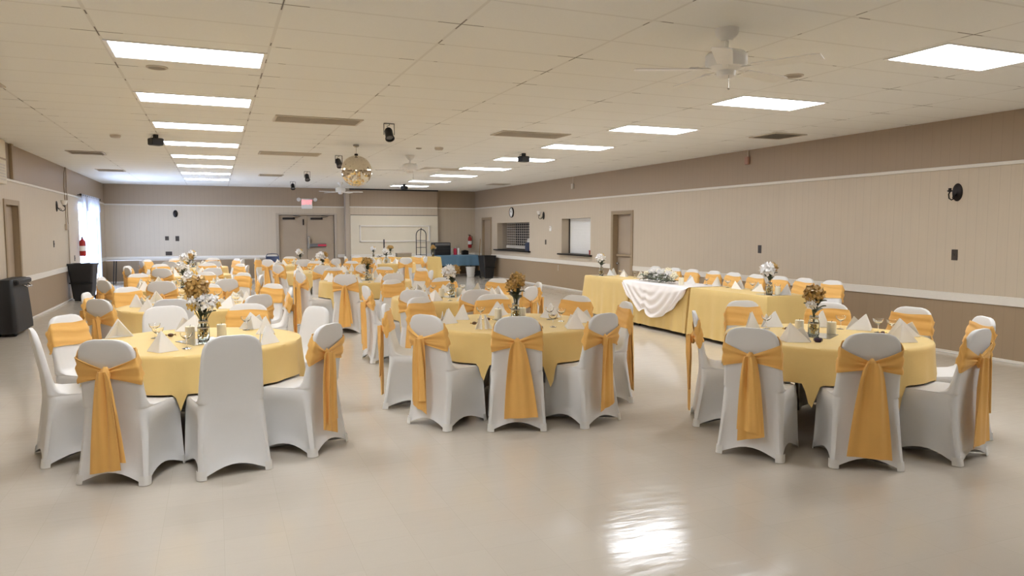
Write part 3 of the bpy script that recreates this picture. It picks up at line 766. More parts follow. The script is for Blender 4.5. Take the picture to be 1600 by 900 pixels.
# table-top pieces ------------------------------------------------------
def make_napkin(seed):
    rnd = random.Random(seed); t = thing('folded_napkin', '', 'napkin'); m = MB()
    wd = (.105, .125, .12)[seed - 1]; A = Vector(((.0, .035, -.03)[seed - 1], .015, (.15, .138, .146)[seed - 1]))
    F = Vector(((.0, .02, -.025)[seed - 1], -.055 - rnd.uniform(0, .02), .002)); L = Vector((-wd, .045, .002)); Rr = Vector((wd, .045, .002))
    def face(P, Q, S, bow):
        # triangle P (apex) Q S with a little billow
        def fn(u, v):
            e = Q + (S - Q) * u; p = P + (e - P) * max(v, .02); n = (Q - P).cross(S - P).normalized()
            return tuple(p + n * bow * sin(pi * u) * v)
        m.sheet(fn, 8, 8, .004)
    face(A, L, F, -.006); face(A, F, Rr, -.006)
    s2 = Vector((0, .014, -.008)); face(A + s2, L * .93 + s2 * .4 + Vector((0, .004, .003)), F * .6 + Vector((0, 0, .002)), -.004); face(A + s2, F * .6 + Vector((0, 0, .002)), Rr * .93 + s2 * .4 + Vector((0, .004, .003)), -.004)
    if seed > 1:   # the rear flap stands as a second, lower peak
        q = 1 if seed == 2 else -1; B = Vector((-.055 * q, .05, .118)); face(B, Vector((-wd * 1.0, .06, .002)), Vector((wd * .75 if q > 0 else wd * .95, .075, .002)), -.006)
    m.build('napkin_folds', M['napkin'], t, 30)
    def under(u, v):
        e = L + (Rr - L) * u; p = F * .9 + (e * .9 - F * .9) * v; return (p.x, p.y, .0035)
    MB().sheet(under, 6, 4, .004).build('napkin_base', M['napkin'], t)
    return t
def make_open_napkin():
    t = thing('rolled_napkin', '', 'napkin')
    for s in (-1, 1):
        def fn(u, v):
            a = u * 1.35 * pi; r = .006 + .028 * (1 - v) * (1 - .25 * u); return (s * (.02 + .022 * (1 - v)) + s * r * cos(a), -.02 + .02 * v + r * .7 * sin(a), max(.003, .005 + .12 * v) )
        MB().sheet(fn, 14, 8, .004).build('napkin_cone', M['napkin'], t)
    return t
NAPS = [Proto(make_napkin(s)) for s in (1, 2, 3)]
def make_coupe():
    t = thing('coupe_glass', '', 'glass')
    MB().lathe([(.031, 0), (.031, .002), (.006, .006), (.0038, .012), (.0036, .062), (.006, .068), (.022, .076), (.038, .094), (.043, .118), (.0415, .118), (.036, .095), (.02, .079), (.001, .075)], 24).build('glass_bowl', M['glass'], t, 50)
    return t
COUPE = Proto(make_coupe())
def flat_single(p, name, mat):  # for one-mesh things
    return p
def make_candle():
    t = thing('pillar_candle', '', 'candle')
    MB().lathe([(.033, 0), (.036, .003), (.036, .096), (.033, .1), (.026, .1), (.02, .094), (.001, .093)], 22).build('wax', M['candle'], t)
    MB().tube([(0, 0, .09), (.001, 0, .105), (.003, 0, .112)], .0016, 5).build('wick', M['wick'], t)
    return t
CAND = Proto(make_candle())
def make_mirror():
    t = thing('mirror_tile', '', 'mirror tile')
    MB().box(-.15, .15, -.15, .15, 0, .004, .001).build('mirror_plate', M['mirror'], t)
    MB().box(-.151, .151, -.151, .151, 0, .0015).build('dark_backing', M['black'], t)
    return t
MIRR = Proto(make_mirror())
def make_sweet():
    t = thing('wrapped_sweet', '', 'favour'); m = MB().sphere((0, 0, .014), .02, 12, 8, 1.2, .8, .7); m.build('wrapper', M['brown'], t)
    for s in (-1, 1):
        def fn(u, v):
            a = (u - .5) * 1.6; return (s * (.02 + .018 * v), .016 * v * sin(a * 1.4), .014 + .014 * v * cos(a * 3) * .6)
        MB().sheet(fn, 7, 4, .0015).build('twist', M['goldmetal'], t)
    return t
SWEET = Proto(make_sweet())

def blossom(m, c, r, n, rnd, petal=.5, up=.4, core=.6):
    """cluster of small curved petals on a dome around c"""
    for i in range(n):
        th = math.acos(1 - (1 + up) * (i + .5) / n); fi = i * 2.39996 + rnd.uniform(-.3, .3)
        d = Vector((sin(th) * cos(fi), sin(th) * sin(fi), cos(th))); o = Vector(c) + d * r * rnd.uniform(.6, 1.05)
        u = d.orthogonal().normalized(); w = d.cross(u); a0 = rnd.uniform(0, 6.28)
        for k in range(3):
            a = a0 + k * 2.094; q = u * cos(a) + w * sin(a); s_ = q.cross(d); L = r * petal * rnd.uniform(.8, 1.15); W = L * .42
            tip = o + q * L + d * L * .35; mid = o + q * L * .55 + d * L * .08
            m.add([o, mid + s_ * W, tip, mid - s_ * W, o - d * .002, mid + s_ * W - d * .003, tip - d * .002, mid - s_ * W - d * .003], [(0, 1, 2, 3), (7, 6, 5, 4), (0, 4, 5, 1), (1, 5, 6, 2), (2, 6, 7, 3), (3, 7, 4, 0)])
    m.sphere(c, r * core, 10, 7)
def leaf(m, o, d, L, W, rnd):
    o = Vector(o); d = Vector(d).normalized(); s_ = d.cross(Vector((0, 0, 1))); s_ = s_.normalized() if s_.length > .01 else Vector((1, 0, 0)); n = s_.cross(d)
    def fn(u, v):
        p = o + d * L * v - n * (-.25 * L * v * (1 - v)) - Vector((0, 0, 1)) * L * .25 * v * v
        return tuple(p + s_ * (u - .5) * W * max(.04, sin(pi * min(1, v * .96 + .03)) ** .8) + n * abs(u - .5) * W * .35)
    m.sheet(fn, 5, 7, .0018)
def make_jar(seed):
    t = thing('mason_jar', '', 'jar')
    MB().lathe([(.034, 0), (.040, .004), (.041, .012), (.041, .095), (.037, .115), (.030, .126), (.030, .15), (.032, .152), (.030, .154), (.0275, .15), (.0275, .126), (.035, .113), (.0385, .094), (.0385, .012), (.034, .007), (.001, .006)], 26).build('jar_glass', M['jar'], t, 50)
    rnd = random.Random(seed); m = MB()
    for i in range(34):
        r = .027 * sqrt(rnd.random()); a = rnd.uniform(0, 6.28); m.sphere((r * cos(a), r * sin(a), .018 + .075 * (i / 34)), .0085, 8, 6)
    o = m.build('bead_filling', M['goldmetal'], t); o['kind'] = 'stuff'
    b = MB(); b.lathe([(.0415, .09), (.043, .094), (.0415, .1)], 24, cap0=False, cap1=False); b.lathe([(.031, .128), (.0335, .132), (.0335, .144), (.031, .147)], 24, cap0=False, cap1=False); b.build('neck_band', M['steel'], t)
    return t
def make_bouquet(kind, seed):
    """kind: g gold head above, w white heads, m both side by side"""
    rnd = random.Random(seed); t = thing('flower_bouquet', '', 'flowers')
    heads = {'g': [('gold_blossom', M['gold'], (-.045, 0, .315), .055, 30), ('gold_blossom', M['gold'], (.045, .01, .325), .052, 30), ('gold_blossom', M['gold'], (.0, -.02, .365), .058, 34), ('gold_blossom', M['gold'], (.0, .035, .30), .05, 22), ('white_blossom', M['petal'], (.10, .03, .31), .032, 12)],
             'gw': [('gold_blossom', M['gold'], (-.035, .01, .385), .07, 46), ('gold_blossom', M['gold'], (-.045, .015, .33), .05, 24), ('white_blossom', M['petal'], (.005, -.035, .275), .06, 26), ('white_blossom', M['petal'], (-.065, -.01, .285), .042, 18), ('white_blossom', M['petal'], (.07, .0, .28), .042, 18), ('yellow_blossom', M['yellowpetal'], (-.085, -.01, .25), .028, 12), ('yellow_blossom', M['yellowpetal'], (.095, -.01, .25), .028, 12)],
             'm': [('white_blossom', M['petal'], (-.055, -.01, .315), .075, 34), ('gold_blossom', M['gold'], (.06, .01, .335), .06, 36)],
             'w': [('white_blossom', M['petal'], (-.03, -.01, .31), .062, 30), ('white_blossom', M['petal'], (.045, .01, .285), .048, 22), ('yellow_blossom', M['yellowpetal'], (.02, .0, .35), .035, 16)],
             'a': [('gold_blossom', M['gold'], (-.035, 0, .305), .062, 34), ('gold_blossom', M['gold'], (.05, .01, .31), .055, 30), ('gold_blossom', M['gold'], (.0, .02, .33), .05, 24), ('white_blossom', M['petal'], (-.085, -.01, .24), .035, 14)]}[kind]
    st_ = MB()
    for nm, mt, c, r, n in heads:
        st_.tube([(c[0] * .12, c[1] * .12, .03), (c[0] * .25, c[1] * .25, .15), (c[0] * .8, c[1] * .8, c[2] - r * .5)], .0035, 6)
    for nm, mt, c, r, n in heads:
        m = MB(); blossom(m, c, r, n, rnd, .62 if 'gold' in nm else .75, .6, .45 if 'gold' in nm else .6); m.build(nm, mt, t, 40)
    st_.build('flower_stems', M['stem'], t)
    lv = MB()
    for i in range(16):
        a = i * 2.4 + rnd.uniform(-.3, .3); z = .165 + .10 * (i / 16); leaf(lv, (.012 * cos(a), .012 * sin(a), z), (cos(a), sin(a), (1.5 if i % 2 else .6) + .5 * rnd.random()), .085 + .03 * rnd.random(), .056, rnd)
    lv.build('bouquet_leaves', M['leaf'], t, 40)
    return t
JAR = Proto(make_jar(3)); BQ = {}
def put_bouquet(kind, x, y, z, rz, label, jarlabel, scale=1):
    if kind not in BQ: BQ[kind] = Proto(make_bouquet(kind, hash(kind) % 7 if False else len(kind) * 3 + ord(kind[0])))
    JAR.put((x, y, z), rz, jarlabel, 'mason jar vases', scale); BQ[kind].put((x, y, z + .004), rz, label, 'flower bouquets in jars', scale)

ZT = .7535
SPEC = {  # what stands on the three near tables: napkins (x, y, turn), coupes, sweets, jar, mirror, candles
 'T1': dict(nap=[(-.37, 5.62, -10), (.36, 5.78, 80), (.40, 6.36, 60), (-.74, 6.56, 200), (-.2, 6.72, 20), (.3, 6.68, 10)], coupe=[(-.21, 5.72), (.23, 6.62), (-.46, 6.38), (-.42, 6.1)], sweet=[(-.35, 6.42), (.40, 6.2), (.12, 5.6)], jar=(-.10, 6.06), kind='gw', cand=[(-.20, 6.23), (.03, 6.28)], mir=(-.10, 6.05, .5)),
 'T2': dict(nap=[(2.2, 6.62, 30), (1.98, 6.4, 60), (2.64, 6.80, 10), (3.02, 6.42, -20), (2.86, 5.66, -70), (3.12, 5.98, -30)], open_=[(2.12, 5.88)], coupe=[(2.35, 6.58), (2.72, 6.68), (2.95, 6.30), (2.75, 5.80), (3.0, 6.15)], sweet=[(2.38, 6.46), (2.16, 6.22), (3.0, 6.3), (2.60, 5.72)], jar=(2.62, 6.35), kind='g', cand=[(2.75, 6.5), (2.5, 6.5)], mir=(2.62, 6.38, .2)),
 'T3': dict(nap=[(4.33, 5.06, 40), (4.58, 5.08, 20), (4.08, 4.32, -60), (4.97, 4.90, 10), (5.13, 4.62, -10), (5.12, 4.22, -60), (4.84, 4.0, -60)], coupe=[(5.0, 4.74), (5.12, 4.46), (5.16, 4.36), (4.42, 5.0)], sweet=[(5.06, 4.36), (4.52, 4.86)], jar=(4.46, 4.50), kind='a', cand=[(4.54, 4.74), (4.67, 4.52)], mir=(4.50, 4.53, .55), gem=(4.25, 4.24)),
}
KIND = {'A2': 'w', 'B2': 'm', 'A3': 'w', 'A4': 'm', 'A5': 'w', 'M1': 'a', 'M2': 'm', 'M3': 'w', 'B4': 'w'}
BDESC = {'g': 'gold hydrangea bouquet with dark leaves', 'gw': 'tall bouquet of gold hydrangea over white blooms', 'm': 'white and gold flower bouquet', 'w': 'white flower bouquet with a yellow bloom', 'a': 'dried gold flower bouquet with a white bloom'}
for key, T in TABLES.items():
    cx_, cy_ = T['c']; nm = T['name']; near = T.get('near', 0)
    TBL.put((cx_, cy_, 0), .3 + cx_, f'round folding table under the yellow cloth of the {nm}', 'round banquet tables')
    azs = []
    pts = [(q[0], q[1]) for q in T['ch']]; sides = assign_sides((cx_, cy_), pts)
    an = sorted([[atan2(q[1] - cy_, q[0] - cx_), i, 0.] for i, q in enumerate(T['ch'])]); nn = len(an)
    for it in range(60):
        for j in range(nn):
            p_, q_ = an[j], an[(j + 1) % nn]; gap_ = (q_[0] - p_[0]) % (2 * pi)
            if gap_ < radians(37.5): e_ = (radians(37.5) - gap_) / 2; p_[0] -= e_; q_[0] += e_; p_[2] -= e_; q_[2] += e_
    tw = {i: (a_, d_) for a_, i, d_ in an}
    for qi, (q, side) in enumerate(zip(T['ch'], sides)):
        dd_ = hypot(q[0] - cx_, q[1] - cy_); bx, by, var = cx_ + dd_ * cos(tw[qi][0]), cy_ + dd_ * sin(tw[qi][0]), q[2]
        dx, dy = cx_ - bx, cy_ - by; d = hypot(dx, dy)
        if d < 1.03: bx, by = cx_ - dx / d * 1.03, cy_ - dy / d * 1.03
        if d > 1.24: bx, by = cx_ - dx / d * 1.24, cy_ - dy / d * 1.24
        h = atan2(cy_ - by, cx_ - bx) if len(q) < 4 else radians(q[3]) + tw[qi][1]
        ox, oy = bx + .262 * cos(h), by + .262 * sin(h)
        azs.append((atan2(oy - cy_, ox - cx_), hypot(ox - cx_, oy - cy_)))
        lab = (f'white chair with gold sash at the {side} of the {nm}' if var else f'white chair without a sash at the {side} of the {nm}')
        chair_proto(var, bool(near)).put((ox, oy, 0), h - pi / 2, lab, f'chairs around the {nm}')
    cl = link('tablecloth', cloth_round(azs, sum(map(ord, key)))); cl.location = (cx_, cy_, 0)
    tag(cl, f'yellow tablecloth hanging over the {nm}', 'tablecloth', 'round yellow tablecloths')
    S = SPEC.get(key); rnd = random.Random(sum(map(ord, key)) * 3)
    if S is None:
        na = [(cx_ - (cx_ - q[0]) * .55, cy_ - (cy_ - q[1]) * .55, math.degrees(atan2(cy_ - q[1], cx_ - q[0])) - 90 + rnd.uniform(-25, 25)) for q in T['ch']]
        S = dict(nap=na, coupe=[(cx_ + (x - cx_) * .8 + rnd.uniform(-.02, .02) - (y - cy_) * .32, cy_ + (y - cy_) * .8 + (x - cx_) * .32) for x, y, r in na], sweet=[], jar=(cx_ + rnd.uniform(-.03, .03), cy_ + rnd.uniform(-.03, .03)), kind=KIND[key],
                 cand=[(cx_ + .12, cy_ + .1), (cx_ - .13, cy_ + .06)], mir=(cx_, cy_, .3))
        if near: S['sweet'] = [(cx_ + .3, cy_ - .2), (cx_ - .25, cy_ - .28)]
    ns = assign_sides((cx_, cy_), [(p[0], p[1]) for p in S['nap']])
    for i, ((x, y, r), side) in enumerate(zip(S['nap'], ns)):
        NAPS[i % 3].put((x, y, ZT), radians(r), f'white folded napkin standing at the {side} of the {nm}', f'napkins on the {nm}')
    for x, y in S.get('open_', []):
        o = make_open_napkin(); o.location = (x, y, ZT); o['label'] = f'white napkin rolled in two cones at the front of the {nm}'
    cs_ = assign_sides((cx_, cy_), S['coupe'])
    for (x, y), side in zip(S['coupe'], cs_): COUPE.put((x, y, ZT), 0, f'clear coupe glass at the {side} of the {nm}', f'coupe glasses on the {nm}')
    if S['sweet']:
        ss = assign_sides((cx_, cy_), S['sweet'])
        for (x, y), side in zip(S['sweet'], ss): SWEET.put((x, y, ZT), rnd.uniform(0, 3), f'small brown wrapped favour at the {side} of the {nm}', f'small favours on the {nm}')
    x, y, r = S['mir']; MIRR.put((x, y, ZT), r, f'square mirror tile in the centre of the {nm}', 'mirror tiles')
    put_bouquet(S['kind'], S['jar'][0], S['jar'][1], ZT + .0045, 0 + .4, f'{BDESC[S["kind"]]} on the {nm}', f'clear jar of gold beads holding flowers on the {nm}', 1.06 if key in SPEC else 1.0)
    for (x, y), side in zip(S['cand'], ('right', 'left') if S['cand'][0][0] > S['cand'][1][0] else ('left', 'right')):
        on = hypot(x - S['mir'][0], y - S['mir'][1]) < .2
        CAND.put((x, y, ZT + (.0045 if on else 0)), 0, f'cream pillar candle on the {side} of the jar on the {nm}', 'cream pillar candles')
    if 'gem' in S:
        t = thing('votive_holder', 'dark purple votive near the front edge of the near right round table', 'votive', (*S['gem'], ZT))
        MB().lathe([(.022, 0), (.032, .008), (.034, .02), (.028, .032), (.022, .032), (.024, .02), (.001, .012)], 8).build('glass_cup', M['purple'], t, 20)
        MB().lathe([(.02, .012), (.02, .024), (.001, .024)], 12).build('wax_fill', M['steel'], t)

# ------------------------------------------------------------------ head table along the right wall
HX0, HX1 = 6.60, 7.24
def rect_cloth(x0, x1, y0, y1, zb, seed, pleats=1.0, zt=.7515, ends=(1, 1)):
    rnd = random.Random(seed); ph = [rnd.uniform(0, 6.28) for _ in range(5)]
    base = []
    W, D = x1 - x0, y1 - y0; cx_, cy_ = (x0 + x1) / 2, (y0 + y1) / 2; r = .03; N = 260; per = 2 * (W + D)
    def pt(s, e):
        # point on the rectangle perimeter grown by e, s in 0..1
        q = (s % 1) * per
        if q < W: p = (x0 + q, y0); n = (0, -1); c = min(q, W - q)
        elif q < W + D: p = (x1, y0 + q - W); n = (1, 0); c = min(q - W, W + D - q)
        elif q < 2 * W + D: p = (x1 - (q - W - D), y1); n = (0, 1); c = min(q - W - D, 2 * W + D - q)
        else: p = (x0, y1 - (q - 2 * W - D)); n = (-1, 0); c = min(q - 2 * W - D, per - q)
        tx, ty = (p[0] - cx_) / (W / 2), (p[1] - cy_) / (D / 2)
        ey = ends[0] if ty < 0 else ends[1]
        return (p[0] + e * (n[0] if c > .02 else tx * .8), p[1] + e * ey * (n[1] if c > .02 else ty * .8)), c
    def fn(u, v):
        if v < .2:
            t = v / .2; (x, y), c = pt(u, 0); return (cx_ + (x - cx_) * (.02 + .98 * t), cy_ + (y - cy_) * (.02 + .98 * t), zt)
        t = (v - .2) / .8
        if t < .06: b = t / .06; (x, y), c = pt(u, .009 * sin(b * pi / 2)); return (x, y, zt - .009 * (1 - cos(b * pi / 2)))
        t = (t - .06) / .94; a = u * per
        fold = .011 * pleats * (sin(a * 9 + ph[0]) + .7 * sin(a * 17 + ph[1]) + .5 * sin(a * 31 + ph[2]))
        (x, y), c = pt(u, .009 + t * (.02 + fold) + t * .05 * exp(-(c0(u) / .09) ** 2))
        return (x, y, zt - .009 + (zb - zt + .009) * t)
    def c0(u):
        return pt(u, 0)[1]
    return MB().sheet(fn, N, 16, .0025, True).mesh('tablecloth', 60, [M['cloth']])
def make_rect_table(w, L, top='tabletop'):
    t = thing('folding_table', '', 'table')
    MB().box(-w / 2, w / 2, -L / 2, L / 2, .715, .745, .008).build('tabletop', M['tabletop'], t)
    for sy in (-1, 1):
        for sx in (-1, 1):
            MB().tube([(sx * w * .38, sy * (L / 2 - .22), .715), (sx * w * .40, sy * (L / 2 - .18), .0)], .015, 8).build('leg', M['black'], t)
    return t
RT = Proto(make_rect_table(.64, 1.62))
for i, (ya, yb) in enumerate(((7.45, 9.12), (9.15, 10.80), (10.83, 12.5))):
    w = ('near', 'middle', 'far')[i]
    RT.put(((HX0 + HX1) / 2, (ya + yb) / 2, 0), 0, f'long folding table under the cloth, {w} section of the head table', 'head table sections')
    cl = link('tablecloth', rect_cloth(HX0, HX1, ya + .012, yb - .012, .05, 20 + i, ends=((1, .08), (.08, .08), (.08, 1))[i]))
    tag(cl, f'floor length yellow cloth over the {w} section of the head table', 'tablecloth', 'head table cloths')
for i, y in enumerate((7.56, 8.07, 8.57, 9.08, 9.62, 10.12, 10.72, 11.25, 11.9)):
    chair_proto((1, 2, 6, 3, 2, 1, 6, 2, 0)[i] , True).put((HX1 + .31, y, 0), pi / 2, f'white covered chair behind the head table, {ORD[i]} from the near end', 'chairs behind the head table')
# white overlay with front swag
def overlay(u, v):
    y = 9.13 + u * 1.86; s = abs(u - .52) / .52
    if v < .4: return (HX1 - .02 - (HX1 - .02 - HX0 + .008) * v / .4, y, .7568)
    t = (v - .4) / .6
    L = .05 + .50 * max(0, sin(pi * min(1, max(0, u)))) ** .75
    L *= 1 - .18 * exp(-((u - .60) / .05) ** 2)
    z = .754 - L * t
    x = HX0 - .016 - .034 * min(1, t * 4) - t * (.020 + .024 * sin(10 * sqrt((u - .58) ** 2 * 4 + t * t * .7) * 3.0 + 1) + .02 * exp(-((u - .6) / .06) ** 2) * (1 + sin(60 * u)))
    return (x, y + .10 * (u - .58) * -t * .6, z)
tag(MB().sheet(overlay, 110, 40, .003).build('overlay_cloth', M['satin'], None, 60), 'white satin cloth draped in a swag over the middle of the head table', 'table overlay')
# table-top items along the head table
for i, (x, y, r) in enumerate(((7.05, 7.58, 90), (7.06, 8.12, 95), (7.1, 8.60, 85), (7.12, 9.13, 90), (7.08, 9.72, 95), (7.06, 10.35, 80), (7.06, 11.20, 92), (7.05, 11.75, 88), (7.06, 12.2, 90))):
    NAPS[i % 3].put((x, y, ZT + (.006 if 9.1 < y < 11.02 else 0)), radians(r), f'white folded napkin on the head table, {ORD[i]} from the near end', 'napkins on the head table')
for i, (x, y) in enumerate(((7.12, 7.86), (7.12, 8.36), (7.1, 8.88), (7.12, 9.42), (7.1, 10.5), (7.12, 11.0), (7.1, 11.5), (7.1, 12.0))):
    COUPE.put((x, y, ZT + (.006 if 9.1 < y < 11.02 else 0)), 0, f'clear coupe glass on the head table, {ORD[i]} from the near end', 'coupe glasses on the head table')
MIRR.put((6.88, 7.68, ZT), .1, 'square mirror tile at the near end of the head table', 'mirror tiles')
put_bouquet('m', 6.84, 7.70, ZT + .0045, .2, 'white and gold flower bouquet at the near end of the head table', 'clear jar of gold beads holding flowers, near end of head table', 1.05)
CAND.put((6.90, 7.61, ZT + .0045), 0, 'cream pillar candle at the near end of the head table', 'cream pillar candles')
MIRR.put((6.85, 12.25, ZT), .3, 'square mirror tile at the far end of the head table', 'mirror tiles')
put_bouquet('w', 6.82, 12.25, ZT + .0045, .2, 'white flower bouquet at the far end of the head table', 'clear jar of gold beads holding flowers, far end of head table', 1.05)
# long floral centrepiece
t = thing('floral_centrepiece', 'long white flower and silver leaf arrangement lying on the white overlay', 'flowers', (6.78, 10.18, ZT + .006))
rnd = random.Random(11); m1 = MB(); m2 = MB(); m3 = MB()
for i in range(11):
    y = -.42 + i * .084; c = (rnd.uniform(-.1, .06), y, .10 + .09 * cos(y * 3.4) + rnd.uniform(-.02, .03))
    b = MB(); blossom(b, c, rnd.uniform(.034, .055), 16, rnd, .8, .3, .5); b.build('white_blossom', M['petal'] if i % 3 else M['candle'], t, 40)
for i in range(70):
    a = rnd.uniform(0, 6.28); y = rnd.uniform(-.42, .42); leaf(m2, (rnd.uniform(-.08, .04), y, .02 + rnd.uniform(0, .10)), (cos(a) * .9, sin(a) * 1.2, rnd.uniform(-.02, .8)), rnd.uniform(.10, .17), .045, rnd)
for v_ in (m2,): v_.v = [(p[0], p[1], max(p[2], .003)) for p in v_.v]
m2.build('silver_leaves', M['leafgrey'], t, 40)
for i in range(26):
    a = rnd.uniform(0, 6.28); leaf(m3, (rnd.uniform(-.08, .02), rnd.uniform(-.45, .45), .03), (cos(a), sin(a), rnd.uniform(.0, .4)), .13, .04, rnd)
m3.v = [(p[0], p[1], max(p[2], .003)) for p in m3.v]; m3.build('dark_leaves', M['leaf'], t, 40)
for x, y, lab, s in ((7.08, 10.32, 'tall cream pillar candle behind the floral centrepiece', 1.7), (6.74, 9.55, 'cream pillar candle at the near end of the floral centrepiece', 1.15)):
    CAND.put((x, y, ZT + .006), 0, lab, 'cream pillar candles', s)

# ------------------------------------------------------------------ back of the hall
# cake table before the stage
ya, yb = 23.15, 23.85
t = make_rect_table(.68, 2.4); t.location = (5.65, 23.5, 0); t.rotation_euler = (0, 0, pi / 2); t['label'] = 'long folding table under the yellow cloth before the stage panel'
cl = link('tablecloth', rect_cloth(4.42, 6.88, ya, yb, .04, 77, 1.6)); tag(cl, 'floor length yellow cloth on the long table before the stage panel', 'tablecloth')
put_bouquet('w', 4.72, 23.45, ZT, 0, 'white flowers at the left end of the table before the stage', 'clear jar of beads at the left end of the stage table', .9)
tag(MB().box(4.55, 4.9, 23.3, 23.6, ZT, ZT + .006, .002).build('doily', M['napkin']), 'white square doily under the jar on the stage table', 'doily')
put_bouquet('a', 5.28, 23.5, ZT, 0, 'dried gold flowers beside the black candlestick on the stage table', 'clear jar of beads beside the black candlestick', 1.0)
put_bouquet('g', 6.72, 23.5, ZT, 0, 'dark flowers at the right end of the table before the stage', 'clear jar of beads at the right end of the stage table', .9)
t = thing('candlestick', 'tall thin black candlestick standing on the table before the stage', 'candlestick', (5.08, 23.5, ZT))
MB().lathe([(.06, 0), (.06, .008), (.02, .018), (.014, .03), (.012, .22), (.022, .23), (.022, .25)], 16).build('candlestick_stand', M['dark'], t)
MB().lathe([(.022, .25), (.022, .575), (.016, .58)], 14).build('taper_candle', M['black'], t)
t = thing('serving_tray', 'silver tray with covered dishes left of the candlestick on the stage table', 'tray', (4.92 + .0, 23.36, ZT))
MB().lathe([(.09, 0), (.12, .004), (.13, .014), (.126, .014), (.115, .008), (.001, .006)], 24).build('tray_plate', M['steel'], t)
for x in (-.05, .05): MB().lathe([(.045, .008), (.047, .03), (.04, .05), (.012, .062), (.008, .075)], 16, (x, 0, 0)).build('dish_cover', M['steel'], t)
t = thing('lace_box', 'grey lace covered card box on the table before the stage', 'box', (5.72, 23.5, ZT))
MB().box(-.24, .24, -.13, .13, 0, .13, .012).build('box_body', plain('grey_lace', (150, 141, 130), .8, var=.25, scale=70), t); MB().box(-.245, .245, -.135, .135, .10, .14, .008).build('box_lid', M['ventdark'], t)
t = thing('tiered_stand', 'black wire arched tiered cake stand at the right of the stage table', 'cake stand', (6.32, 23.5, ZT))
for s in (-1, 1):
    pts = [(s * .17, 0, 0), (s * .17, 0, .70)] + [(s * .17 * cos(q), 0, .70 + .2 * sin(q)) for q in [pi / 2 * i / 6 for i in range(1, 7)]]
    MB().tube(pts, .014, 8).build('side_wire', M['black'], t)
MB().tube([(0, .1, 0), (0, .1, .66), (0, .06, .83), (0, 0, .9)], .012, 8).sphere((0, 0, .925), .02, 10, 8, 1, 1, 1.4).build('rear_wire', M['black'], t)
for z in (.06, .30, .53):
    sm = MB().lathe([(.155, z), (.165, z + .004), (.165, z + .012), (.16, z + .012), (.15, z + .006), (.001, z + .006)], 24); sm.build('stand_shelf', M['black'], t)

# folding tables along the end wall, left
ft = Proto(make_rect_table(.72, 2.3))
for x, y, lab in ((-1.85, 24.75, 'bare long folding table against the end wall nearest the window'), (.55, 24.75, 'bare long folding table against the end wall nearest the double doors')):
    o = ft.put((x, y, 0), pi / 2, lab, 'bare folding tables by the end wall')
def make_folding_chair():
    t = thing('folding_chair', '', 'folding chair')
    for s in (-1, 1):
        MB().tube([(s * .2, .22, 0), (s * .2, -.02, .45), (s * .19, -.2, .80), (s * .15, -.235, .87), (0, -.24, .885)], .012, 8).build('frame_tube', M['navy'], t)
        MB().tube([(s * .18, -.22, 0), (s * .18, .16, .44)], .012, 8).build('leg', M['navy'], t)
    MB().box(-.2, .2, -.17, .2, .44, .465, .01).build('seat', M['navy'], t)
    def bk(u, v): return ((u - .5) * .37, -.155 - .06 * v - .02 * (1 - (2 * u - 1) ** 2), .60 + .2 * v)
    MB().sheet(bk, 9, 5, .01).build('backrest', M['navy'], t)
    return t
o = make_folding_chair(); o.location = (1.68, 24.1, 0); o.rotation_euler = (0, 0, pi); o['label'] = 'dark navy metal folding chair left of the back double doors'

# blue covered table in the back right corner
t = make_rect_table(.7, 1.4); t.location = (7.95, 24.95, 0); t.rotation_euler = (0, 0, pi / 2); t['label'] = 'small folding table under the blue cover in the back right corner'
me = rect_cloth(7.22, 8.68, 24.58, 25.32, .38, 91, 1.2); me.materials.clear(); me.materials.append(M['blue'])
cl = link('table_cover', me); tag(cl, 'blue grey cover on the small table in the back right corner', 'table cover')
t = thing('equipment_case', 'black sound equipment case standing on the blue covered table', 'equipment case', (7.42, 24.95, ZT))
MB().box(-.3, .3, -.22, .22, 0, .44, .015).build('case_body', M['black'], t)
for i in range(4): MB().box(-.27, .27, -.235, -.22, .04 + i * .10, .12 + i * .10, .004).build('rack_unit', M['grey'] if i == 3 else M['liner'], t)
t = thing('red_bottle', 'red bottle with white cap on the blue covered table', 'bottle', (7.93, 24.88, ZT))
MB().lathe([(.055, 0), (.06, .01), (.06, .19), (.03, .225), (.02, .24)], 16).build('bottle_body', M['redpink'], t); MB().lathe([(.024, .235), (.024, .27), (.02, .275)], 12).build('bottle_cap', M['white_pl'], t)
for x, lab in ((7.80, 'white paper cup stack left of the red bottle'), (8.06, 'white paper cup stack right of the red bottle')):
    t = thing('cup_stack', lab, 'cups', (x, 24.9, ZT), 0, 'white cup stacks on the blue table')
    MB().lathe([(.03, 0), (.036, .07), (.033, .072), (.036, .09), (.033, .092), (.036, .11), (.034, .112), (.038, .24), (.036, .24), (.03, .19)], 16).build('cups', M['white_pl'], t)
t = thing('speaker_box', 'small dark box on the right of the blue covered table', 'box', (8.32, 24.95, ZT))
MB().box(-.11, .11, -.09, .09, 0, .15, .012).build('box_body', M['dark'], t); MB().box(-.06, .06, -.015, .015, .15, .17, .006).build('box_handle', M['black'], t)
t = thing('storage_crate', 'dark crate on the floor under the blue covered table', 'crate', (7.5, 24.95, 0))
MB().box(-.24, .24, -.25, .25, 0, .42, .015).build('crate_body', M['black'], t); MB().box(-.25, .25, -.26, .26, .42, .46, .01).build('crate_lid', M['liner'], t)
t = thing('mop_bucket', 'white round bucket on the floor before the blue covered table', 'bucket', (8.28, 24.22, 0))
MB().lathe([(.12, 0), (.125, .005), (.165, .33), (.172, .335), (.172, .35), (.158, .35), (.118, .012), (.001, .012)], 26).build('bucket_body', M['bucket'], t)
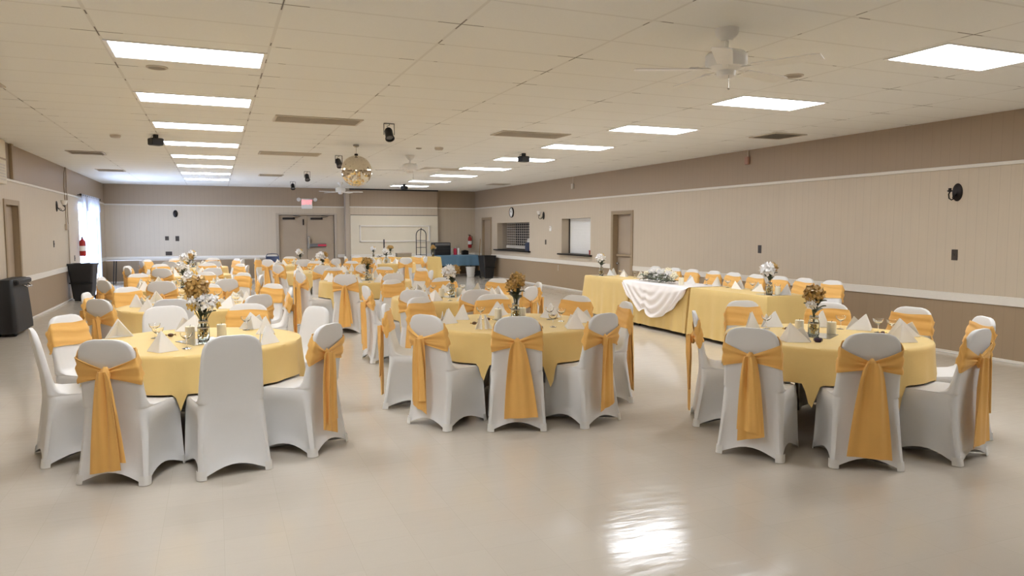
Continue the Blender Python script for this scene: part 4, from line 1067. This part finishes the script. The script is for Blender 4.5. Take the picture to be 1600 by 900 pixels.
MB().tube([(.17 * cos(a), .17 * sin(a) * .3 - .12 * sin(a), .33 - .12 * sin(a)) for a in [pi * i / 10 for i in range(11)]], .004, 6).build('bucket_handle', M['steel'], t)
t = thing('push_broom', 'broom with pale wooden handle leaning in the back right corner', 'broom', (8.74, 24.72, 0))
MB().tube([(0, -.06, .16), (.12, .10, 1.32)], .013, 8).build('broom_handle', M['wood'], t)
MB().prism([(-.15, .0), (.15, .0), (.11, .15), (.04, .19), (-.04, .19), (-.11, .15)], 'y', -.09, -.04).build('broom_head', M['liner'], t)
t = thing('fire_extinguisher', 'red fire extinguisher on the right end wall behind the broom', 'fire extinguisher', (8.70, YB - .09, .98))
def ext_parts(t):
    b = MB().lathe([(.05, 0), (.065, .008), (.07, .03), (.07, .34), (.055, .39), (.025, .42), (.022, .44)], 22).build('cylinder_tank', M['red'], t)
    MB().box(-.05, .03, -.016, .016, .44, .465, .005).box(-.07, .02, -.012, .012, .475, .49, .004).box(-.012, .012, -.012, .012, .43, .48, .002).build('valve_handle', M['black'], t)
    MB().tube([(.03, 0, .45), (.09, -.0, .42), (.095, 0, .25), (.085, 0, .10)], [.009, .009, .009, .016], 8).build('hose', M['black'], t)
    MB().lathe([(.0705, .13), (.0712, .135), (.0712, .25), (.0705, .255)], 22, cap0=False, cap1=False).build('label_band', M['white_pl'], b)
ext_parts(t)
t = thing('fire_extinguisher', 'red fire extinguisher on the left wall beside the curtained window', 'fire extinguisher', (XL + .10, 20.72, .98), pi / 2); ext_parts(t)

# bins
def make_bin():
    t = thing('trash_bin', '', 'trash bin')
    def rr(w, d, r, z): return [(p[0], p[1], z) for p in rrect(w, d, -d, r)]
    MB().loft([rr(.19, .19, .04, .05), rr(.2, .2, .05, .06), rr(.275, .27, .05, .86), rr(.285, .28, .05, .87), rr(.285, .28, .05, .90), rr(.265, .26, .05, .90), rr(.19, .19, .04, .09)], True, True, True).build('bin_body', M['black'], t)
    MB().tube([(-.12, .27, .80), (-.12, .34, .84), (.12, .34, .84), (.12, .27, .80)], .014, 8).build('bin_handle', M['black'], t)
    MB().box(-.255, .255, -.262, -.235, .42, .45, .01).build('body_rib', M['liner'], t)
    for s in (-1, 1): MB().lathe([(.05, -.02), (.062, -.015), (.062, .015), (.05, .02)], 18, (s * .2, .2, .062), axis='x').build('bin_wheel', M['rubber'], t)
    MB().box(-.17, .17, -.19, -.12, 0, .06, .01).build('bin_foot', M['black'], t)
    return t
BIN = Proto(make_bin())
BIN.put((-2.83, 19.3, 0), -.1, 'dark trash bin on the floor before the curtained window', 'black trash bins', .95)
BIN.put((8.56, 23.3, 0), .1, 'black trash bin standing against the right wall by the far door', 'black trash bins', .86)
t = thing('rolling_cart', 'black draped rolling bin at the left edge beside the left door', 'trash bin', (-2.72 - .32, 13.55, 0))
def rr2(w, d, r, z, f=0):
    return [(p[0] * (1 + f * sin(9 * i)), p[1] * (1 + f * cos(7 * i)), z) for i, p in enumerate(rrect(w, d, -d, r))]
t.location = (-2.955, 13.5, 0)
MB().loft([rr2(.15, .55, .04, .05, .012), rr2(.15, .55, .04, .12, .012), rr2(.13, .52, .04, .45, .006), rr2(.10, .49, .04, .84), rr2(.09, .48, .03, .86)], True, True, True).build('black_cover', M['liner'], t)
MB().box(.07, .17, -.4, .46, .77, .855, .02).build('cart_lid_edge', M['black'], t)
MB().tube([(.11, .1, .76), (.17, .1, .72), (.17, .44, .72), (.11, .44, .76)], .012, 8).build('cart_handle', M['steel'], t)
for sx in (-1, 1):
    for sy in (-1, 1): MB().lathe([(.03, -.015), (.045, -.01), (.045, .01), (.03, .015)], 14, (sx * .10, sy * .42, .045), axis='x').build('cart_wheel', M['rubber'], t)

# ------------------------------------------------------------------ wall fittings
def sconce(loc, rz, lab, shade):
    """faces local -y, the wall is at y = 0"""
    t = thing('wall_sconce', lab, 'wall sconce', loc, rz, 'wall sconces')
    pr = [(.115, 0), (.115, -.008), (.095, -.018), (.03, -.028), (.001, -.03)]
    MB().loft([[(r * .62 * cos(a), h, r * sin(a)) for a in [2 * pi * i / 28 for i in range(28)]] for r, h in pr], True, True, True).build('back_plate', M['dark'], t)
    pts = [(0, -.02, -.03)] + [(0, -.10 - .055 * cos(q), -.045 - .055 * sin(q)) for q in [radians(d) for d in (-30, 30, 80, 120, 160, 200, 230)]]
    pts = [(0, -.02, -.02), (0, -.06, -.08), (0, -.11, -.10), (0, -.155, -.08), (0, -.165, -.03), (0, -.145, .0)]
    MB().tube(pts, .008, 8).tube([(0, -.03, -.04), (0, -.075, -.045), (0, -.09, -.07), (0, -.075, -.085)], .006, 6).build('scroll_arm', M['dark'], t)
    c = MB().lathe([(.012, 0), (.03, .01), (.034, .02), (.02, .024), (.018, .05)], 16, (0, -.145, 0)).build('lamp_cup', M['dark'], t)
    if shade: MB().lathe([(.022, .022), (.045, .04), (.062, .09), (.07, .13), (.066, .13), (.058, .09), (.04, .044), (.02, .028)], 20, (0, -.145, 0), cap0=False, cap1=False).build('glass_shade', M['shade'], c)
    return t
sconce((XR, 6.64, 2.10), -pi / 2, 'dark wall sconce without shade, nearest on the right wall', False)
sconce((XR, 19.5, 2.05), -pi / 2, 'dark wall sconce with white shade between the two hatches', True)
sconce((XL, 18.3, 2.13), pi / 2, 'dark wall sconce with white shade on the left wall', True)
sconce((-1.13, YB, 2.15), 0, 'dark wall sconce on the end wall left of the double doors', False)
def plate(loc, rz, lab, w=.075, h=.12, mat='brownplate', cat='switch', toggles=1):
    t = thing('switch_plate' if cat == 'switch' else 'outlet_plate', lab, cat, loc, rz, 'wall plates')
    MB().box(-w / 2, w / 2, -.008, 0, -h / 2, h / 2, .002).build('cover_plate', M[mat], t)
    for i in range(toggles):
        x = (i - (toggles - 1) / 2) * .046
        MB().box(x - .006, x + .006, -.016, -.006, -.014, .012, .002).build('toggle' if cat == 'switch' else 'socket', M[mat], t)
plate((XR, 10.32, 1.28), -pi / 2, 'brown wall plate on the right wall above the head table', .085, .14)
plate((XR, 6.64, 1.29), -pi / 2, 'brown wall plate below the nearest right sconce', .085, .14)
plate((XR, 19.35, 1.28), -pi / 2, 'brown wall plate below the sconce between the hatches', .085, .14)
plate((XR, 18.5, .57), -pi / 2, 'tan outlet plate below the chair rail under the white shutter', .07, .16, 'reveal', 'outlet')
plate((XL, 17.83, 1.33), pi / 2, 'brown wall plate on the left wall below the left sconce', .085, .14)
plate((XL, 20.2, .95), pi / 2, 'brown outlet plate low on the left wall near the window', .085, .14, 'brownplate', 'outlet')
plate((-1.40, YB, 1.37), 0, 'left brown switch plate of the pair on the end wall', .11, .13)
plate((-1.10, YB, 1.36), 0, 'right brown switch plate of the pair on the end wall', .11, .16)
plate((-1.36, YB, .89), 0, 'wide brown outlet plate below the switches on the end wall', .19, .12, 'brownplate', 'outlet', 3)
t = thing('thermostat', 'small white thermostat between the hatches on the right wall', 'thermostat', (XR, 19.0, 1.67), -pi / 2)
MB().box(-.05, .05, -.03, 0, -.07, .07, .006).build('thermostat_body', M['white_pl'], t); MB().box(-.035, .035, -.034, -.028, .01, .05, .002).build('dial', M['vent'], t)
for y, z, lab in ((17.6, 2.79, 'small cream alarm box above the white shutter'), (10.68, 2.86, 'small reddish alarm box high on the right wall above the head table')):
    t = thing('alarm_box', lab, 'alarm box', (XR, y, z), -pi / 2, 'alarm boxes on the right wall')
    MB().box(-.05, .05, -.05, 0, -.07, .07, .008).build('box_body', M['vent'] if y > 15 else plain('dusty_pink_plastic', (172, 132, 116), .5), t)
    MB().tube([(0, -.012, .07), (0, -.012, ZC - z)], .008, 8).build('conduit', M['vent'], t)
# clock
t = thing('wall_clock', 'round white wall clock with dark rim above the grille hatch', 'clock', (XR, 21.95, 2.2), -pi / 2)
MB().lathe([(.165, 0), (.165, -.035), (.15, -.045), (.14, -.035)], 36, axis='y', cap0=False, cap1=False).build('clock_rim', M['dark'], t)
f = MB().lathe([(.145, 0), (.145, -.03), (.001, -.03)], 36, axis='y').build('clock_face', M['white_pl'], t)
MB().box(-.006, .006, -.036, -.032, -.01, .08).xf(ry=radians(-55)).build('hour_hand', M['black'], f); MB().box(-.004, .004, -.038, -.034, -.01, .115).xf(ry=radians(20)).build('minute_hand', M['black'], f)
tk = MB()
for i in range(12):
    b = MB().box(-.004, .004, -.034, -.029, .11, .132); b.xf(ry=2 * pi * i / 12); tk.add(b.v, b.f)
tk.build('hour_ticks', M['black'], f)
# exit sign with twin lamps
t = thing('exit_sign', 'lit red exit sign with twin lamp heads above the double doors', 'exit sign', (2.92, YB, 2.50))
MB().box(-.18, .18, -.06, 0, -.15, .17, .012).build('sign_housing', M['white_pl'], t)
MB().box(-.155, .155, -.066, -.058, -.03, .15, .003).build('sign_face', M['white_pl'], t)
cu = bpy.data.curves.new('exit_text', 'FONT'); cu.body = 'EXIT'; cu.size = .19; cu.offset = .004; cu.align_x = 'CENTER'; cu.align_y = 'CENTER'; cu.extrude = .003
to = bpy.data.objects.new('exit_text', cu); COL.objects.link(to); bpy.context.view_layer.update()
me = bpy.data.meshes.new_from_object(to.evaluated_get(bpy.context.evaluated_depsgraph_get())); bpy.data.objects.remove(to); me.materials.clear(); me.materials.append(M['exitred'])
o = link('sign_lettering', me, t); o.location = (0, -.069, .06); o.rotation_euler = (pi / 2, 0, 0); o.scale = (.9, 1, 1)
MB().box(-.28, .28, -.045, -.015, .17, .19, .006).build('lamp_bar', M['white_pl'], t)
for s in (-1, 1):
    h = MB().lathe([(.02, .0), (.055, -.02), (.065, -.06), (.06, -.065), (.05, -.04), (.001, -.035)], 18, (s * .27, -.03, .155), axis='y').build('lamp_head', M['white_pl'], t)
    MB().lathe([(.05, -.058), (.001, -.062)], 16, (s * .27, -.03, .155), axis='y').build('lamp_lens', M['shade'], h)

# left wall: conduit, cabinet, strip
t = thing('wall_conduit', 'thin tan conduit with switch box running down the left wall', 'conduit', (XL, 19.2, 0))
MB().tube([(.02, .25, ZC), (.02, .25, .82)], .013, 8).build('straight_pipe', M['reveal'], t)
MB().tube([(.02, .15, ZC), (.02, 0.0, 2.9), (.02, -.08, 2.6), (.02, .0, 2.2), (.02, .0, 1.74)], .008, 8).build('loose_cable', M['tandark'], t)
MB().box(0, .05, -.06, .06, 1.62, 1.76, .006).build('switch_box', M['reveal'], t)
t = thing('wall_cabinet', 'beige box unit mounted high on the left wall above the left door', 'wall unit', (XL, 13.3, 2.34))
MB().box(0, .08, -.9, .65, 0, .70, .01).build('unit_body', M['cream'], t); MB().box(.075, .086, -.85, .62, .38, .41, .003).build('front_seam', M['tandark'], t)
for i in range(6): MB().box(.076, .083, -.8, .58, .06 + i * .045, .085 + i * .045, .003).build('louvre', M['vent'], t)
struct(MB().box(XL, XL + .05, 14.5, 14.62, 2.46, ZC, .006).build('trim_left_strip', M['tandark']))

# curtains at the window
t = thing('window_curtain', 'white lace curtain with ruffled valance over the left wall window', 'curtain', (XL, 22.55, 0))
MB().tube([(.08, -1.62, 2.50), (.08, 1.6, 2.50)], .014, 10).sphere((.08, -1.63, 2.5), .03).sphere((.08, 1.61, 2.5), .03).box(0, .08, -1.55, -1.53, 2.49, 2.51).box(0, .08, 1.5, 1.52, 2.49, 2.51).build('curtain_rod', M['dark'], t)
def val(u, v): return (.085 + .03 * sin(u * 62) * (.5 + .5 * v) + .012 * sin(u * 131 + v * 3), -1.55 + 3.1 * u, 2.53 - v * (.34 + .10 * abs(sin(u * 3 * pi)) ))
MB().sheet(val, 160, 10, .003).build('valance', M['lace'], t, 60)
for y0_, y1_ in ((-1.05, -.55), (1.3, 1.6)):
    def pan(u, v, a=y0_, b=y1_): return (.06 + .02 * sin(u * 30) + .006 * sin(u * 70), a + (b - a) * u, 2.47 - v * 2.40)
    MB().sheet(pan, 50, 12, .003).build('side_panel', M['lace'], t, 60)

# small things left on the hatch ledges
t = thing('shopping_bag', 'dark blue bag with white tissue on the grille hatch ledge', 'bag', (XR + .12, 20.8, .985))
def rr3(w, d, r, z): return [(p[0], p[1], z) for p in rrect(w, d, -d, r)]
MB().loft([rr3(.10, .13, .02, 0), rr3(.11, .14, .03, .1), rr3(.10, .13, .03, .24), rr3(.06, .10, .03, .27)], True, True, True).build('bag_body', M['navy'], t)
b = MB(); blossom(b, (0, 0, .30), .07, 14, random.Random(2), .7, .2); b.build('tissue', M['napkin'], t)
t = thing('red_cup', 'small red cup on the shuttered hatch ledge', 'cup', (XR + .1, 16.8, .985))
MB().lathe([(.035, 0), (.045, .12), (.042, .12), (.033, .01), (.001, .01)], 16).build('cup_body', M['red'], t); MB().lathe([(.046, .118), (.049, .122), (.046, .127), (.001, .13)], 16).build('cup_lid', M['napkin'], t)

# drop unused prototypes that were never placed
for o in [o for o in list(bpy.data.objects) if o.parent is None and o.type == 'EMPTY' and o.get('label', None) == '']:
    for c in list(o.children_recursive): bpy.data.objects.remove(c)
    bpy.data.objects.remove(o)
